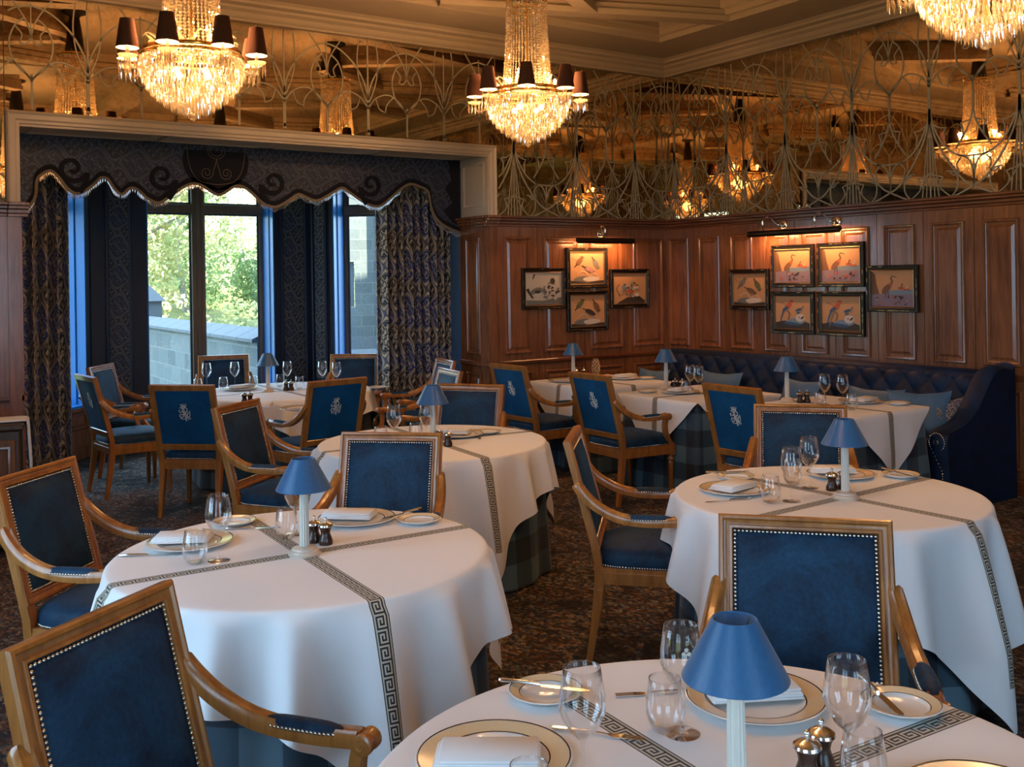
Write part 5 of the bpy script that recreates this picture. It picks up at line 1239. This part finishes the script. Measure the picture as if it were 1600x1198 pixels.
# ================================================================ outside
b = MB(); b.box(-40, 60, 3.05, 90, -.95, -.75); b.box(-40, -9.2, -40, 3.05, -.95, -.75); b.box(-9.2, 60, -40, -11.8, -.95, -.75); struct('ground_outside', b, 'grass', smooth=0)
def hill(s, q):
    x = -40+80*s; y = 12+60*q; return (x, y, -.75+7.5*q**.8*(1+.2*math.sin(6*s)))
b = MB(); b.grid(hill, 24, 24); struct('ground_hillside', b, 'grass')
# unseen house mass, added and widened to shade the terrace and castle wing
b = MB(); b.box(-9.3, 16, -11.7, .48, 4.42, 10.5); b.box(.3, 16, -11.7, .3, -.8, 4.42); o = b.build('added_shade_block', 'stone_wall', None, 0); o['kind'] = 'structure'
# terrace parapet running out from the bay
b = MB(); Lw = 7.2
Mp = T(-3.30, 3.15, 0) @ RZ(math.radians(88.0))
def face(Mx, u0, u1, z0, z1, w): b.add([(u0, w, z0), (u1, w, z0), (u1, w, z1), (u0, w, z1)], [(0, 1, 2, 3)], Mx, 0, [(u0, z0), (u1, z0), (u1, z1), (u0, z1)])
face(Mp, 0, Lw, -.8, 1.02, .19); face(Mp, 0, Lw, -.8, 1.02, -.19); b.add([(Lw, -.19, -.8), (Lw, .19, -.8), (Lw, .19, 1.02), (Lw, -.19, 1.02)], [(0, 1, 2, 3)], Mp)
pw = thing('parapet_wall', 'grey stone terrace wall with sloping coping outside the centre window', 'wall'); b.build('stone_face', 'stone_wall', pw, 0)
b = MB()
for k in range(12):
    u0 = k*Lw/12+.006; u1 = (k+1)*Lw/12-.006
    b.add([(u0, -.25, 1.02), (u1, -.25, 1.02), (u1, .25, 1.02), (u0, .25, 1.02), (u0, -.25, 1.06), (u1, -.25, 1.06), (u1, 0, 1.17), (u0, 0, 1.17), (u1, .25, 1.06), (u0, .25, 1.06)], [(0, 1, 2, 3), (0, 4, 5, 1), (4, 7, 6, 5), (7, 9, 8, 6), (9, 3, 2, 8), (0, 3, 9, 7, 4), (1, 5, 6, 8, 2)], Mp)
b.build('coping', 'stone_cap', pw, 0)
b = MB(); b.box(Lw-.30, Lw+.28, -.30, .30, -.8, 1.42, Mp); b.add([(Lw-.36, -.36, 1.42), (Lw+.34, -.36, 1.42), (Lw+.34, .36, 1.42), (Lw-.36, .36, 1.42), (Lw-.01, 0, 1.85)], [(0, 1, 4), (1, 2, 4), (2, 3, 4), (3, 0, 4), (0, 3, 2, 1)], Mp); b.build('end_pier', 'stone_cap', pw, 0)
# neighbouring castle wing beyond the right-hand window
wg = thing('castle_wing', 'pale stone castle wing with slit windows outside the right-hand window', 'building', (3, 12, -.8)); iv = T(-3, -12, .8)
Mw = T(.6, 12.6, 0) @ RZ(math.radians(-20))
b = MB()
for u0, u1, z0, z1 in ((0, 1.22, -.8, 9), (1.22, 1.42, -.8, 1.15), (1.22, 1.42, 2.15, 9), (1.42, 7, -.8, 9)): face(iv @ Mw, u0, u1, z0, z1, 0)
b.build('wall', 'stone_wall', wg, 0)
b = MB(); b.box(1.22, 1.42, .10, .14, 1.15, 2.15, iv @ Mw); b.build('slit_window', 'slate', wg)
b = MB(); b.box(1.95, 2.30, -.22, 0, -.8, 8, iv @ Mw); b.box(0, 6, -.16, 0, -.8, .45, iv @ Mw); b.build('buttress', 'stone_cap', wg)
b = MB(); b.add([(.2, -2.6, -.5), (3.5, -2.6, -.5), (3.5, -2.0, .35), (.2, -2.0, .35), (.2, -1.6, -.5), (3.5, -1.6, -.5)], [(0, 1, 2, 3), (3, 2, 5, 4), (0, 3, 4), (1, 5, 2)], Mw); o = b.build('stone_ledge', 'stone_cap', None, 0); tag(o, 'sloping stone ledge in front of the castle wing', 'ledge')
def tree(x, y, z0, hgt, r, mat, seed, lab, n_=11000):
    rnd = random.Random(seed); t = thing('tree', lab, 'tree', (x, y, z0), 0, 'trees beyond the terrace wall')
    b = MB(); b.tube(smooth_path([(0, 0, 0), (rnd.uniform(-.2, .2), 0, hgt*.3), (rnd.uniform(-.3, .3), 0, hgt*.6), (0, 0, hgt*.9)]), .10, 7, upv=(1, 0, 0))
    for k in range(7): a = rnd.random()*6.28; z = hgt*(.35+.07*k); b.tube([(0, 0, z), (r*.7*math.cos(a), r*.7*math.sin(a), z+r*.4)], [.05, .015], 5)
    b.build('trunk', 'bark', t)
    cl = [(rnd.gauss(0, .42)*r, rnd.gauss(0, .42)*r, hgt*(.02+.98*rnd.random()), r*rnd.uniform(.22, .42)) for _ in range(34)]
    vs = []; fs = []
    for k in range(n_):
        c = cl[k % 34]; v = Vector((rnd.gauss(0, 1), rnd.gauss(0, 1), rnd.gauss(0, 1))).normalized()*(c[3]*rnd.uniform(.75, 1.05)); p = Vector(c[:3])+v
        a = Vector((rnd.gauss(0, 1), rnd.gauss(0, 1), rnd.gauss(0, 1))).normalized(); w = a.orthogonal().normalized(); s = rnd.uniform(.035, .085); i = len(vs)
        vs += [tuple(p+a*s), tuple(p+w*s*.7), tuple(p-a*s), tuple(p-w*s*.7)]; fs.append((i, i+1, i+2, i+3))
    b = MB(); b.add(vs, fs); o = b.build('crown', mat, t, 0); return t
TREES = [(-1.7, 16.5, 5.4, 2.3, 'leaves_yellow', 'yellow-green tree right behind the terrace wall, in the left light of the window'),
 (2.6, 16.5, 5.6, 2.2, 'leaves_green', 'green tree close behind the wall, beside the right jamb of the centre window'),
 (.8, 21.1, 6.8, 2.4, 'leaves_green', 'green tree just behind the first two, at the window mullion'),
 (-1.1, 25.8, 8.2, 2.7, 'leaves_pale', 'pale tree on the slope, upper part of the left light'),
 (3.4, 25.8, 8.0, 2.8, 'leaves_pale', 'pale spreading tree on the slope, middle of the right light'),
 (1.2, 30.8, 9.4, 2.9, 'leaves_yellow', 'yellow tree higher on the slope, seen between the two pale ones'),
 (5.9, 31.0, 9.6, 2.9, 'leaves_yellow', 'yellow tree high on the slope, behind the right jamb'),
 (3.7, 36.0, 10.4, 3.2, 'leaves_green', 'green tree on top of the slope, furthest of all')]
for k, (x, y, h, r, m_, lab) in enumerate(TREES):
    q = max(0, (y-12)/60); tree(x, y, -.75+7.5*q**.8-.1, h, r, m_, 70+k, lab)
